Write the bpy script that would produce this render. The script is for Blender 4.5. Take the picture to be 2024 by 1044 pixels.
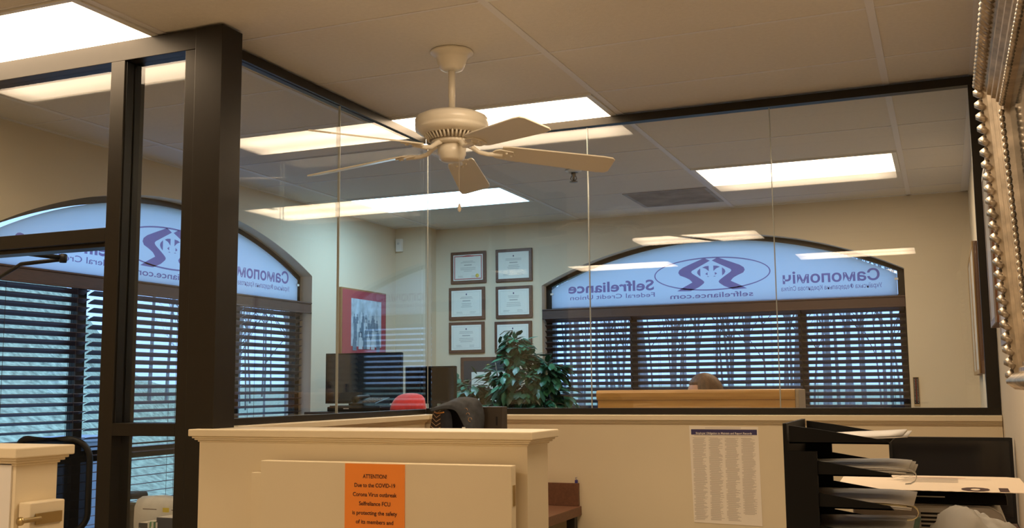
import bpy, bmesh, math, random
from mathutils import Vector, Matrix
random.seed(7)
S = bpy.context.scene
for o in list(bpy.data.objects): bpy.data.objects.remove(o)
COL = S.collection
# ------------------------------------------------------------ camera, sky, exposure
R_, U_, F_ = Vector((0.92354137, 0.38338998, -0.00913611)), Vector((0.05344216, -0.10507223, 0.99302757)), Vector((-0.37975687, 0.9175903, 0.11752774))
cd = bpy.data.cameras.new('camera'); cam = bpy.data.objects.new('camera', cd); COL.objects.link(cam)
cam.matrix_world = Matrix(((R_.x, U_.x, -F_.x, 0), (R_.y, U_.y, -F_.y, 0), (R_.z, U_.z, -F_.z, 1.2), (0, 0, 0, 1)))
cd.sensor_width = 36; cd.sensor_fit = 'HORIZONTAL'; cd.lens = 2060 / 2024 * 36; cd.clip_start = 0.02; cd.clip_end = 500
S.camera = cam
S.view_settings.view_transform = 'Standard'; S.view_settings.look = 'None'
S.view_settings.exposure = 0.0; S.view_settings.gamma = 1.0; S.view_settings.use_curve_mapping = False
try:
    S.cycles.transparent_max_bounces = 32; S.cycles.max_bounces = 12; S.cycles.diffuse_bounces = 6; S.cycles.glossy_bounces = 6
    S.cycles.sample_clamp_indirect = 6.0; S.cycles.caustics_reflective = False; S.cycles.caustics_refractive = False
except Exception: pass
LAMP = 13.5                     # radiance of the fluorescent lenses
LAMPC = (1.0, 0.75, 0.50)
W = bpy.data.worlds.new('sky'); S.world = W; W.use_nodes = True
wn = W.node_tree.nodes; wl = W.node_tree.links
bgn = wn['Background']; bgn.inputs[1].default_value = 1.1
tc = wn.new('ShaderNodeTexCoord'); ns = wn.new('ShaderNodeTexNoise'); ns.inputs['Scale'].default_value = 2.5; ns.inputs['Detail'].default_value = 5
cr = wn.new('ShaderNodeValToRGB')
cr.color_ramp.elements[0].position = 0.3; cr.color_ramp.elements[0].color = (0.52, 0.98, 1.85, 1)
cr.color_ramp.elements[1].position = 0.7; cr.color_ramp.elements[1].color = (0.76, 1.25, 2.15, 1)
wl.new(tc.outputs['Generated'], ns.inputs['Vector']); wl.new(ns.outputs['Fac'], cr.inputs[0]); wl.new(cr.outputs[0], bgn.inputs[0])
# ------------------------------------------------------------ room dimensions (metres)
H = 2.517; XR = 0.20; XL = -4.159; YF = 7.731; YB = 4.763; XP = -2.451; YS = 2.951; YN = -4.0
XA = -1.40; R0 = 3.149; M = 0.6096
# ------------------------------------------------------------ helpers
def tag(o, label=None, cat=None, group=None, kind=None):
    if label: o['label'] = label
    if cat: o['category'] = cat
    if group: o['group'] = group
    if kind: o['kind'] = kind
    return o
def empty(name, loc=(0, 0, 0), rz=0, label=None, cat=None, group=None):
    o = bpy.data.objects.new(name, None); COL.objects.link(o); o.location = loc; o.rotation_euler = (0, 0, rz); o.empty_display_size = 0.05
    return tag(o, label, cat, group)
class MB:
    def __init__(s): s.v = []; s.f = []; s.sm = []
    def add(s, vs, fs, smooth=False):
        n = len(s.v); s.v += [tuple(v) for v in vs]; s.f += [tuple(i + n for i in f) for f in fs]; s.sm += [smooth] * len(fs); return s
    def box(s, a, b, rot=None, piv=None):
        x0, y0, z0 = a; x1, y1, z1 = b
        vs = [Vector(p) for p in ((x0,y0,z0),(x1,y0,z0),(x1,y1,z0),(x0,y1,z0),(x0,y0,z1),(x1,y0,z1),(x1,y1,z1),(x0,y1,z1))]
        if rot:
            m = rot if isinstance(rot, Matrix) else Matrix.Rotation(rot[0], 3, rot[1]); c = Vector(piv) if piv else sum(vs, Vector()) / 8
            vs = [m @ (v - c) + c for v in vs]
        return s.add(vs, [(0,3,2,1),(4,5,6,7),(0,1,5,4),(1,2,6,5),(2,3,7,6),(3,0,4,7)])
    def prism(s, pts, a, b, fn):
        """pts 2D outline; fn(u,v,d)->3D ; extruded from d=a to d=b"""
        n = len(pts); vs = [fn(u, v, a) for u, v in pts] + [fn(u, v, b) for u, v in pts]
        return s.add(vs, [tuple(range(n - 1, -1, -1)), tuple(range(n, 2 * n))] + [(i, (i + 1) % n, n + (i + 1) % n, n + i) for i in range(n)])
    def lathe(s, prof, c=(0, 0, 0), n=32, axis='z', smooth=True, squash=1.0):
        vs = []; c = Vector(c)
        for r, h in prof:
            for i in range(n):
                a = 2 * math.pi * i / n; x, y = r * math.cos(a), r * math.sin(a) * squash
                vs.append(c + (Vector((x, y, h)) if axis == 'z' else Vector((x, -h, y)) if axis == 'y' else Vector((h, x, y))))
        fs = [(j * n + i, j * n + (i + 1) % n, (j + 1) * n + (i + 1) % n, (j + 1) * n + i) for j in range(len(prof) - 1) for i in range(n)]
        k = len(prof) - 1
        s.add(vs, fs, smooth); m = len(s.v) - len(vs)
        if prof[0][0] > 1e-5: s.f.append(tuple(m + i for i in range(n - 1, -1, -1))); s.sm.append(False)
        if prof[k][0] > 1e-5: s.f.append(tuple(m + k * n + i for i in range(n))); s.sm.append(False)
        return s
    def tube(s, pts, r, n=8, smooth=True):
        pts = [Vector(p) for p in pts]; rs = r if isinstance(r, (list, tuple)) else [r] * len(pts); vs = []
        up = Vector((0, 0, 1)); d0 = (pts[1] - pts[0]).normalized()
        if abs(d0.z) > 0.9: up = Vector((1, 0, 0))
        for i, p in enumerate(pts):
            d = (pts[min(i + 1, len(pts) - 1)] - pts[max(i - 1, 0)]).normalized()
            a = d.cross(up)
            if a.length < 1e-4: a = d.cross(Vector((0, 1, 0)))
            a.normalize(); b = a.cross(d)
            for k in range(n):
                t = 2 * math.pi * k / n; vs.append(p + (a * math.cos(t) + b * math.sin(t)) * rs[i])
        fs = [(j * n + i, j * n + (i + 1) % n, (j + 1) * n + (i + 1) % n, (j + 1) * n + i) for j in range(len(pts) - 1) for i in range(n)]
        fs += [tuple(range(n - 1, -1, -1)), tuple(range((len(pts) - 1) * n, len(pts) * n))]
        return s.add(vs, fs, smooth)
    def ball(s, c, r, sc=(1, 1, 1), n=12):
        c = Vector(c); vs = []
        for j in range(n + 1):
            t = math.pi * j / n
            for i in range(n * 2):
                a = math.pi * i / n; vs.append(c + Vector((r*sc[0]*math.sin(t)*math.cos(a), r*sc[1]*math.sin(t)*math.sin(a), r*sc[2]*math.cos(t))))
        return s.add(vs, [(j*2*n+i, (j+1)*2*n+i, (j+1)*2*n+(i+1) % (2*n), j*2*n+(i+1) % (2*n)) for j in range(n) for i in range(2*n)], True)
    def mesh(s, name):
        me = bpy.data.meshes.new(name); me.from_pydata(s.v, [], s.f); me.update()
        me.polygons.foreach_set('use_smooth', s.sm); return me
def ob(name, mb, mat, parent=None, bev=0, seg=2, label=None, sub=0, **k):
    me = mb.mesh(name) if isinstance(mb, MB) else mb
    bm = bmesh.new(); bm.from_mesh(me); bmesh.ops.remove_doubles(bm, verts=bm.verts, dist=1e-6); bmesh.ops.recalc_face_normals(bm, faces=bm.faces); bm.to_mesh(me); bm.free()
    for m in (mat if isinstance(mat, (list, tuple)) else [mat]): me.materials.append(m)
    o = bpy.data.objects.new(name, me); COL.objects.link(o)
    if parent: o.parent = parent
    if bev:
        b = o.modifiers.new('b', 'BEVEL'); b.width = bev; b.segments = seg; b.limit_method = 'ANGLE'; b.angle_limit = 0.6
    if sub:
        b = o.modifiers.new('s', 'SUBSURF'); b.levels = sub; b.render_levels = sub
    return tag(o, label, **k)
def deps(o): 
    for c in o.children: yield c
def copy_tree(o, parent=None):
    c = o.copy(); COL.objects.link(c); c.parent = parent
    for ch in [x for x in bpy.data.objects if x.parent == o]: copy_tree(ch, c)
    return c
def mat(name, col, rough=0.6, metal=0.0, noise=0, nscale=8, bump=0, bscale=200, spec=0.5, coat=0, emit=0, trans=0, wood=None, sheen=0, stretch=None):
    m = bpy.data.materials.new(name); m.use_nodes = True; n = m.node_tree.nodes; l = m.node_tree.links; p = n['Principled BSDF']
    p.inputs['Base Color'].default_value = (*col, 1); p.inputs['Roughness'].default_value = rough; p.inputs['Metallic'].default_value = metal
    p.inputs['Specular IOR Level'].default_value = spec; p.inputs['Coat Weight'].default_value = coat
    if sheen: p.inputs['Sheen Weight'].default_value = sheen
    if emit: p.inputs['Emission Color'].default_value = (*col, 1); p.inputs['Emission Strength'].default_value = emit
    t = n.new('ShaderNodeTexCoord')
    if noise or wood:
        x = n.new('ShaderNodeTexNoise'); x.inputs['Scale'].default_value = nscale; x.inputs['Detail'].default_value = 6
        mp = n.new('ShaderNodeMapping'); l.new(t.outputs['Object'], mp.inputs[0]); l.new(mp.outputs[0], x.inputs['Vector'])
        if stretch: mp.inputs['Scale'].default_value = stretch
        r = n.new('ShaderNodeValToRGB'); r.color_ramp.elements[0].position = 0.3; r.color_ramp.elements[1].position = 0.7
        c2 = wood if wood else tuple(min(1, c * (1 + noise)) for c in col); c1 = col if wood else tuple(c * (1 - noise) for c in col)
        r.color_ramp.elements[0].color = (*c1, 1); r.color_ramp.elements[1].color = (*c2, 1)
        l.new(x.outputs['Fac'], r.inputs[0]); l.new(r.outputs[0], p.inputs['Base Color'])
    if bump:
        x = n.new('ShaderNodeTexNoise'); x.inputs['Scale'].default_value = bscale; x.inputs['Detail'].default_value = 3; l.new(t.outputs['Object'], x.inputs['Vector'])
        b = n.new('ShaderNodeBump'); b.inputs['Strength'].default_value = bump; b.inputs['Distance'].default_value = 0.002
        l.new(x.outputs['Fac'], b.inputs['Height']); l.new(b.outputs[0], p.inputs['Normal'])
    return m
def glass(name, tint, f0=0.04, gain=1.0):
    """clear pane: each face transmits straight through and mirrors by its angle"""
    m = bpy.data.materials.new(name); m.use_nodes = True; n = m.node_tree.nodes; l = m.node_tree.links; n.clear()
    out = n.new('ShaderNodeOutputMaterial'); mx = n.new('ShaderNodeMixShader'); tr = n.new('ShaderNodeBsdfTransparent'); gl = n.new('ShaderNodeBsdfGlossy')
    tr.inputs[0].default_value = (*tint, 1); gl.inputs['Roughness'].default_value = 0.0; gl.inputs[0].default_value = (1, 1, 1, 1)
    lw = n.new('ShaderNodeLayerWeight'); lw.inputs[0].default_value = 0.5
    pw = n.new('ShaderNodeMath'); pw.operation = 'POWER'; pw.inputs[1].default_value = 5; l.new(lw.outputs['Facing'], pw.inputs[0])
    ma = n.new('ShaderNodeMath'); ma.operation = 'MULTIPLY_ADD'; ma.inputs[1].default_value = (1 - f0) * gain; ma.inputs[2].default_value = f0 * gain; l.new(pw.outputs[0], ma.inputs[0])
    l.new(ma.outputs[0], mx.inputs[0]); l.new(tr.outputs[0], mx.inputs[1]); l.new(gl.outputs[0], mx.inputs[2]); l.new(mx.outputs[0], out.inputs[0])
    return m
def translucent(name, col, tf=0.8, transp=0.0, rough=0.4):
    m = bpy.data.materials.new(name); m.use_nodes = True; n = m.node_tree.nodes; l = m.node_tree.links; n.clear()
    out = n.new('ShaderNodeOutputMaterial'); mx = n.new('ShaderNodeMixShader'); d = n.new('ShaderNodeBsdfDiffuse'); t = n.new('ShaderNodeBsdfTranslucent')
    d.inputs[0].default_value = (*col, 1); t.inputs[0].default_value = (*col, 1); mx.inputs[0].default_value = tf
    l.new(d.outputs[0], mx.inputs[1]); l.new(t.outputs[0], mx.inputs[2])
    if transp:
        m2 = n.new('ShaderNodeMixShader'); tp = n.new('ShaderNodeBsdfTransparent'); m2.inputs[0].default_value = transp
        l.new(mx.outputs[0], m2.inputs[1]); l.new(tp.outputs[0], m2.inputs[2]); l.new(m2.outputs[0], out.inputs[0])
    else: l.new(mx.outputs[0], out.inputs[0])
    return m
def text(name, s, org, ux, uy, m, parent, w=None, h=None, size=0.05, bold=0.0, align='L', thick=0.0006, space=1.0):
    """flat lettering; org = anchor point (baseline), ux/uy = reading and up directions; w = total width, h = cap height"""
    cu = bpy.data.curves.new('t', 'FONT'); cu.body = s; cu.size = 1; cu.offset = bold; cu.space_character = space; cu.resolution_u = 3
    t = bpy.data.objects.new('t', cu); COL.objects.link(t); dg = bpy.context.evaluated_depsgraph_get(); me = bpy.data.meshes.new_from_object(t.evaluated_get(dg))
    bpy.data.objects.remove(t)
    xs = [v.co.x for v in me.vertices]; x0, x1 = min(xs), max(xs)
    ky = (h / 0.73) if h else size; kx = (w / (x1 - x0)) if w else ky
    ox = {'L': x0, 'C': (x0 + x1) / 2, 'R': x1}[align]
    ux = Vector(ux).normalized(); uy = Vector(uy).normalized(); nn = ux.cross(uy); org = Vector(org)
    for v in me.vertices: v.co = org + ux * ((v.co.x - ox) * kx) + uy * (v.co.y * ky) + nn * thick
    me.materials.append(m); o = bpy.data.objects.new(name, me); COL.objects.link(o); o.parent = parent
    if parent and parent.type == 'EMPTY': o.matrix_parent_inverse = Matrix.Identity(4)
    return o
def lines(mb, org, ux, uy, w, h, n, fill=(0.6, 1.0), th=0.45, seed=0, center=False, indent=0.0):
    """rows of thin strips that stand for unreadable print"""
    rd = random.Random(seed); ux = Vector(ux).normalized(); uy = Vector(uy).normalized(); nn = ux.cross(uy) * 0.0005; org = Vector(org); p = h / n
    for i in range(n):
        L = w * rd.uniform(*fill); x = (w - L) / 2 if center else (indent * w if rd.random() < .3 else 0); y = -p * (i + 0.5)
        a = org + ux * x + uy * y + nn; b = a + ux * min(L, w - x); d = uy * (p * th / 2)
        mb.add([a - d, b - d, b + d, a + d], [(0, 1, 2, 3)])
    return mb
# ------------------------------------------------------------ materials
m_wall = mat('beige wall paint', (0.67, 0.59, 0.45), 0.75, noise=0.02, nscale=1.5, bump=0.15, bscale=350)
m_half = mat('cream half wall paint', (0.80, 0.70, 0.50), 0.55, noise=0.02, nscale=3, bump=0.08, bscale=300)
m_tile = mat('ceiling tile', (0.72, 0.69, 0.64), 0.9, noise=0.03, nscale=60, bump=0.5, bscale=260)
m_tee = mat('ceiling grid enamel', (0.74, 0.73, 0.74), 0.5)
m_floor = mat('beige carpet', (0.44, 0.38, 0.31), 0.95, noise=0.12, nscale=120, bump=0.5, bscale=500)
m_bronze = mat('dark bronze aluminium', (0.022, 0.018, 0.0125), 0.42, metal=0.5, spec=.5, noise=0.05, nscale=30)
m_blind = mat('dark brown wood slat', (0.060, 0.034, 0.028), 0.45, wood=(0.085, 0.046, 0.036), nscale=14, stretch=(1, 1, 8))
m_white = mat('white plastic', (0.8, 0.8, 0.77), 0.4)
m_cord = mat('dark cord', (0.06, 0.045, 0.04), 0.8)
m_black = mat('black plastic', (0.008, 0.008, 0.008), 0.45, spec=.35)
m_blackm = mat('matt black plastic', (0.018, 0.017, 0.016), 0.6)
m_screen = mat('dark glossy screen', (0.008, 0.008, 0.009), 0.12, spec=0.6)
m_glass = glass('partition glass', (0.955, 0.965, 0.955), 0.04)
m_wglass = glass('window glass', (0.96, 0.97, 0.98), 0.03)
m_edge = mat('clear silicone joint', (0.40, 0.43, 0.41), 0.3)
m_fan = mat('cream fan enamel', (0.76, 0.71, 0.60), 0.28)
m_sign = translucent('white backlit film', (0.93, 0.95, 0.98), 0.93)
m_letter = translucent('purple sign lettering', (0.40, 0.27, 0.44), 0.9)
m_lens = None
def lamp_lens(LAMPC=LAMPC, LAMP=LAMP, nm='prismatic lamp lens'):
    m = bpy.data.materials.new(nm); m.use_nodes = True; n = m.node_tree.nodes; l = m.node_tree.links; n.clear()
    out = n.new('ShaderNodeOutputMaterial'); e = n.new('ShaderNodeEmission'); t = n.new('ShaderNodeTexCoord'); sx = n.new('ShaderNodeSeparateXYZ')
    # the two tubes behind the lens: brighter along two bands across the short side, dimmer at the tube ends
    l.new(t.outputs['Object'], sx.inputs[0])
    w = n.new('ShaderNodeMath'); w.operation = 'MULTIPLY'; w.inputs[1].default_value = 2 * math.pi / 0.27; l.new(sx.outputs['Y'], w.inputs[0])
    c = n.new('ShaderNodeMath'); c.operation = 'COSINE'; l.new(w.outputs[0], c.inputs[0])
    k = n.new('ShaderNodeMath'); k.operation = 'MULTIPLY_ADD'; k.inputs[1].default_value = -0.18; k.inputs[2].default_value = 1.0; l.new(c.outputs[0], k.inputs[0])
    ab = n.new('ShaderNodeMath'); ab.operation = 'ABSOLUTE'; l.new(sx.outputs['X'], ab.inputs[0])
    mr = n.new('ShaderNodeMapRange'); mr.inputs[1].default_value = 0.44; mr.inputs[2].default_value = 0.59; mr.inputs[3].default_value = 1.0; mr.inputs[4].default_value = 0.35; l.new(ab.outputs[0], mr.inputs[0])
    mu = n.new('ShaderNodeMath'); mu.operation = 'MULTIPLY'; l.new(k.outputs[0], mu.inputs[0]); l.new(mr.outputs[0], mu.inputs[1])
    m2 = n.new('ShaderNodeMath'); m2.operation = 'MULTIPLY'; m2.inputs[1].default_value = LAMP; l.new(mu.outputs[0], m2.inputs[0])
    e.inputs[0].default_value = (*LAMPC, 1); l.new(m2.outputs[0], e.inputs[1]); l.new(e.outputs[0], out.inputs[0])
    return m
m_lens = lamp_lens()
m_cool = lamp_lens((0.50, 0.86, 1.15), LAMP * 1.12, 'cool prismatic lamp lens')

# ------------------------------------------------------------ room shell
def Xf(u, v, d): return (u, YF + d, v)           # far wall: u = x, v = z, d = depth outwards
def Xl(u, v, d): return (XL - d, u, v)           # left wall: u = y
def arch_pts(u0, u1, spring, crown, n=40):
    h = crown - spring; c = (u1 - u0) / 2; r = (c * c + h * h) / (2 * h); zc = crown - r; um = (u0 + u1) / 2; a = math.asin(c / r)
    return [(um + r * math.sin(-a + 2 * a * i / n), zc + r * math.cos(-a + 2 * a * i / n)) for i in range(n + 1)]
def arch_wall(name, fn, U0, U1, u0, u1, sill, spring, crown, thick):
    mb = MB(); P = arch_pts(u0, u1, spring, crown)
    for d in (0, thick):
        q = lambda *p: mb.add([fn(a, b, d) for a, b in p], [tuple(range(len(p)))])
        q((U0, 0), (u0, 0), (u0, H + .1), (U0, H + .1)); q((u1, 0), (U1, 0), (U1, H + .1), (u1, H + .1)); q((u0, 0), (u1, 0), (u1, sill), (u0, sill))
        for a, b in zip(P, P[1:]): q(a, b, (b[0], H + .1), (a[0], H + .1))
    loop = [(u0, sill), (u1, sill)] + P[::-1]
    for a, b in zip(loop, loop[1:] + loop[:1]): mb.add([fn(*a, 0), fn(*b, 0), fn(*b, thick), fn(*a, thick)], [(0, 1, 2, 3)])
    for a in (U0, U1): mb.add([fn(a, 0, 0), fn(a, H + .1, 0), fn(a, H + .1, thick), fn(a, 0, thick)], [(0, 1, 2, 3)])
    mb.add([fn(U0, H + .1, 0), fn(U1, H + .1, 0), fn(U1, H + .1, thick), fn(U0, H + .1, thick)], [(0, 1, 2, 3)])
    return ob(name, mb, m_wall, kind='structure')
FW0, FW1 = -2.945, -0.238; LW0, LW1 = 3.600, 6.306; SILL = 0.30; SPR = 2.003; CRN = 2.325
arch_wall('wall_far', Xf, XL - .2, XR + .2, FW0, FW1, SILL, SPR, CRN, 0.20)
arch_wall('wall_left', Xl, YN, YF, LW0, LW1, SILL, SPR, CRN, 0.20)
ob('wall_right', MB().box((XR, YN, 0), (XR + .2, YF, H + .1)), m_wall, kind='structure')
ob('wall_near', MB().box((XL - .2, YN - .2, 0), (XR + .2, YN, H + .1)), m_wall, kind='structure')
ob('wall_corner', MB().box((XL, 7.535, 0), (-3.885, YF, H)), m_wall, kind='structure')
ob('floor', MB().box((XL - .2, YN - .2, -.1), (XR + .2, YF + .2, 0)), m_floor, kind='structure')
ob('ceiling', MB().box((XL - .2, YN - .2, H), (XR + .2, YF + .2, H + .08)), m_tile, kind='structure')
mb = MB()
zt = H - 0.004
for k in range(-2, 2):
    x = XA + 2 * M * k; mb.box((x - .0145, YN, zt), (x + .0145, YF, H - .0002))
mb.box((XR - .045, YN, zt), (XR, YF, H - .0002)); mb.box((XL, YN, zt), (XL + .022, YF, H - .0002)); mb.box((XL, YF - .022, zt), (XR, YF, H - .0002))
ob('trim_1', mb, m_tee, kind='structure')
mb = MB()
for j in range(-11, 8):
    y = R0 + M * j; mb.box((XL, y - .006, H - .0025), (XR, y + .006, H - .0002))
ob('trim_2', mb, m_tee, kind='structure')
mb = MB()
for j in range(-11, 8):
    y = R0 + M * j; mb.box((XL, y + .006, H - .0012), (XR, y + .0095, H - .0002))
ob('trim_shadow', mb, mat('painted joint shadow', (.10, .09, .08), .9), kind='structure')  # dark strips paint in the shadow line along each cross tee

# ------------------------------------------------------------ windows
def window(name, fn, u0, u1, m1, m2, lab):
    """arched bronze window; fn maps (along, up, depth)"""
    root = MB(); d0, d1 = 0.10, 0.15; w = 0.05
    A = arch_pts(u0, u1, SPR, CRN); B = arch_pts(u0 + w, u1 - w, SPR - .005, CRN - .042)
    for i in range(len(A) - 1):
        a, b, c, d = A[i], A[i + 1], B[i + 1], B[i]
        vs = [fn(*p, e) for e in (d0, d1) for p in (a, b, c, d)]
        root.add(vs, [(0, 1, 2, 3), (7, 6, 5, 4), (0, 4, 5, 1), (2, 6, 7, 3)])
    def bx(a, b, c, e, D0=d0, D1=d1):
        p, q = fn(a, c, D0), fn(b, e, D1); root.box(tuple(min(x, y) for x, y in zip(p, q)), tuple(max(x, y) for x, y in zip(p, q)))
    bx(u0, u0 + w, SILL, SPR); bx(u1 - w, u1, SILL, SPR); bx(u0 + w, u1 - w, SILL, SILL + .06); bx(u0 + w, u1 - w, 1.775, 1.83)
    for a, b in (m1, m2): bx(a, b, SILL + .06, 1.775)
    bx(u0 + w, u1 - w, 0.825, 0.885, d0 + .002, d1 - .002)
    r = ob(name, root, m_bronze, kind='structure')
    # panes
    g = MB(); P = arch_pts(u0 + w, u1 - w, SPR - .005, CRN - .042); g.prism([(u0 + w, 1.83), (u1 - w, 1.83)] + P[::-1], .138, .142, fn); ob('arched_pane', g, m_wglass, r)
    us = [u0 + w, m1[0], m1[1], m2[0], m2[1], u1 - w]
    for i in (0, 2, 4):
        for a, b in ((SILL + .06, .825), (.885, 1.775)):
            g = MB(); g.prism([(us[i], a), (us[i + 1], a), (us[i + 1], b), (us[i], b)], .125, .129, fn); ob('window_pane', g, m_wglass, r)
    s = MB(); s.box(*[tuple(f(x, y) for x, y in zip(fn(u0, SILL - .03, -.03), fn(u1, SILL, .10))) for f in (min, max)]); ob('window_sill', s, m_half, r)
    return r
window('window_1', Xf, FW0, FW1, (-2.257, -2.197), (-0.985, -0.925), '')
window('window_2', Xl, LW0, LW1, (4.235, 4.295), (5.56, 5.62), '')

def sign(fn, u0, u1, ur, lab):
    """arched white film panel with mirrored lettering. ur = +1: outside reading runs towards -u"""
    r = empty('window_sign', fn((u0 + u1) / 2, 1.83, .085), 0, lab, 'sign'); inv = Matrix.Translation(-Vector(r.location))
    w = .052; P = arch_pts(u0 + w, u1 - w, SPR - .03, CRN - .035)
    o = ob('sign_panel', MB().prism([(u0 + w, 1.815), (u1 - w, 1.815)] + P[::-1], .088, .093, fn), m_sign, r); 
    cz = lambda u, v: fn(u, v, .086)
    e0 = Vector(fn(0, 0, 0)); ux = (Vector(fn(-1, 0, 0)) - e0); uy = Vector((0, 0, 1))
    off = u0 - FW0
    T = []
    def t(nm, s, uc, v, wd, h, **k):   # uc = centre along wall
        T.append(text(nm, s, cz(uc + off, v), ux, uy, m_letter, r, w=wd, h=h, align='C', thick=0, **k))
    t('lettering', 'Selfreliance', -2.402, 1.938, .70, .082, bold=.022)
    t('lettering', 'Federal Credit Union', -2.392, 1.884, .69, .036, bold=.004)
    t('lettering', 'selfreliance.com', -1.612, 1.860, .628, .040, bold=.012)
    t('lettering', 'Самопоміч', -0.742, 1.938, .675, .082, bold=.022)
    t('lettering', 'Українська Федеральна Кредитова Спілка', -0.742, 1.884, .70, .034, bold=.004)
    # emblem: ellipse ring, two ribbon arms meeting at the top, small oval crest between them
    g = MB(); c = (-1.606 + off, 2.022)
    def ring(a, b, th, cx=c[0], cy=c[1], n=64):
        for i in range(n):
            p = [2 * math.pi * (i + k) / n for k in (0, 1)]
            vs = [cz(cx + rr * math.cos(q) * 1.0, cy + rb * math.sin(q)) for q in p for rr, rb in ((a, b), (a - th, b - th))]
            g.add(vs, [(0, 1, 3, 2)])
    ring(.441, .127, .009, cy=2.040)
    K = .00050; c = (c[0], 2.037)
    A_ = [(100,250),(300,172),(430,120),(490,80),(505,40),(480,0),(395,-35),(330,-70),(290,-115),(420,-180),(530,-240),(320,-245),(190,-190),(120,-140),(108,-115),(130,-90),(200,-40),(290,20),(305,45),(290,65),(15,205)]
    for s_ in (-1, 1):
        for pl_ in (A_, [(165,-30),(200,0),(215,30),(205,60),(165,95)], [(35,128),(90,122),(135,105),(80,85),(35,45)], [(55,-15),(90,5),(55,30)], [(30,-40),(70,-38),(50,-28)]):
            g.add([cz(c[0] + s_ * x * K, c[1] + y * K) for x, y in pl_], [tuple(range(len(pl_)))])
    em = ob('emblem', g, m_letter, r); T += [em, o]
    for uu in (u0 + .056, u1 - .056):
        T.append(ob('clip', MB().box(*[tuple(f(x, y) for x, y in zip(fn(uu - .012, 1.93, .078), fn(uu + .012, 1.945, .087))) for f in (min, max)]), m_white, r))
    for q in T: q.matrix_parent_inverse = inv
sign(Xf, FW0, FW1, 1, 'arched white sign with mirrored lettering over the far window')
# on the left wall the outside reader sees y increasing to the left as well: same mapping
sign(Xl, LW0, LW1, 1, 'arched white sign with mirrored lettering over the left window behind the bronze frames')

def blind(fn, u0, u1, bays, tilt, lab, val=(1.733, 1.812)):
    r = empty('wooden_blind', fn((u0 + u1) / 2, 1.77, .04), 0, lab, 'blind', 'dark wooden window blinds'); inv = Matrix.Translation(-Vector(r.location)); T = []
    def bx(mb, a, b, c, e, D0, D1):
        p, q = fn(a, c, D0), fn(b, e, D1); mb.box(tuple(min(x, y) for x, y in zip(p, q)), tuple(max(x, y) for x, y in zip(p, q)))
    v = MB(); bx(v, u0 + .004, u1 - .004, val[0] + .008, val[1] - .008, .001, .012); bx(v, u0 + .002, u1 - .002, val[1] - .010, val[1], -.006, .014); bx(v, u0 + .002, u1 - .002, val[0], val[0] + .010, -.004, .014)
    T.append(ob('valance', v, m_blind, r, bev=.002))
    for a, b in bays:
        s = MB(); z = val[0] - .012; pitch = .0452
        while z > SILL + .06:
            t = tilt(z); dx, dz = .025 * math.cos(t), .025 * math.sin(t); th = .0014
            # inner edge (towards the room) higher than the outer edge, slightly crowned
            prof = [(-dx, dz), (0, .0022), (dx, -dz)]
            up = [(d + math.sin(t) * th, h + math.cos(t) * th) for d, h in prof]; lo = [(d - math.sin(t) * th, h - math.cos(t) * th) for d, h in prof]
            ring_ = up + lo[::-1]
            vs = [fn(uu, z + h, .050 + d) for uu in (a, b) for d, h in ring_]
            s.add(vs, [tuple(range(6)), tuple(range(11, 5, -1))] + [(i, (i + 1) % 6, 6 + (i + 1) % 6, 6 + i) for i in range(6)])
            z -= pitch
        T.append(ob('slats', s, m_blind, r))
        k = MB(); bx(k, a, b, SILL + .03, SILL + .05, .028, .072); T.append(ob('bottom_rail', k, m_blind, r, bev=.002))
        n = 3 if b - a > .9 else 2
        for i in range(n):
            uu = a + (b - a) * (.5 + i) / n if n == 3 else a + .09 + i * (b - a - .18)
            k = MB(); bx(k, uu - .0008, uu + .0008, SILL + .05, val[0], .024, .0256); bx(k, uu - .0008, uu + .0008, SILL + .05, val[0], .074, .0756); T.append(ob('cord', k, m_cord, r))
    for q in T: q.matrix_parent_inverse = inv
rad = math.radians
blind(Xf, FW0, FW1, [(FW0 + .012, -2.232), (-2.222, -.960), (-.950, FW1 - .012)], lambda z: rad(30), 'dark brown wooden blind on the far window, ends behind the potted plant')
blind(Xl, LW0, LW1, [(LW0 + .012, 4.245), (4.275, 5.585), (5.595, LW1 - .07)], lambda z: rad(8 + 17 * min(1, max(0, (z - .8) / .5))), 'dark brown wooden blind on the left window behind the bronze post')

# ------------------------------------------------------------ ceiling lights
lx = M; ly = M / 2
lt = empty('ceiling_light', (0, 0, H))
fr = MB()
for a, b in (((-lx + .018, -ly + .01, -.009), (-lx + .045, ly - .01, -.0005)), ((lx - .045, -ly + .01, -.009), (lx - .018, ly - .01, -.0005)), ((-lx + .045, -ly + .01, -.009), (lx - .045, -ly + .03, -.0005)), ((-lx + .045, ly - .03, -.009), (lx - .045, ly - .01, -.0005))): fr.box(a, b)
ob('frame', fr, m_white, lt)
ob('lens', MB().add([(-lx + .045, -ly + .03, -.005), (lx - .045, -ly + .03, -.005), (lx - .045, ly - .03, -.005), (-lx + .045, ly - .03, -.005)], [(0, 3, 2, 1)]), m_lens, lt)
LT = [(-1, 2, 'lit ceiling panel light straddling the corner of the glass partition, behind the fan'),
      (-2, 5, 'lit ceiling panel light beyond the glass, below the fan blades'),
      (0, 5, 'lit ceiling panel light beyond the glass, nearest the ceiling vent and right wall'),
      (-2, -1, 'large bright ceiling panel light at the upper left above the bronze storefront'),
      (0, -1, 'ceiling panel light above the desk side seen only as a reflection'),
      (-1, -5, 'ceiling panel light behind the viewer over the middle of the room'),
      (-2, -8, 'ceiling panel light behind the viewer near the left wall'),
      (0, -8, 'ceiling panel light behind the viewer near the right wall')]
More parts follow.
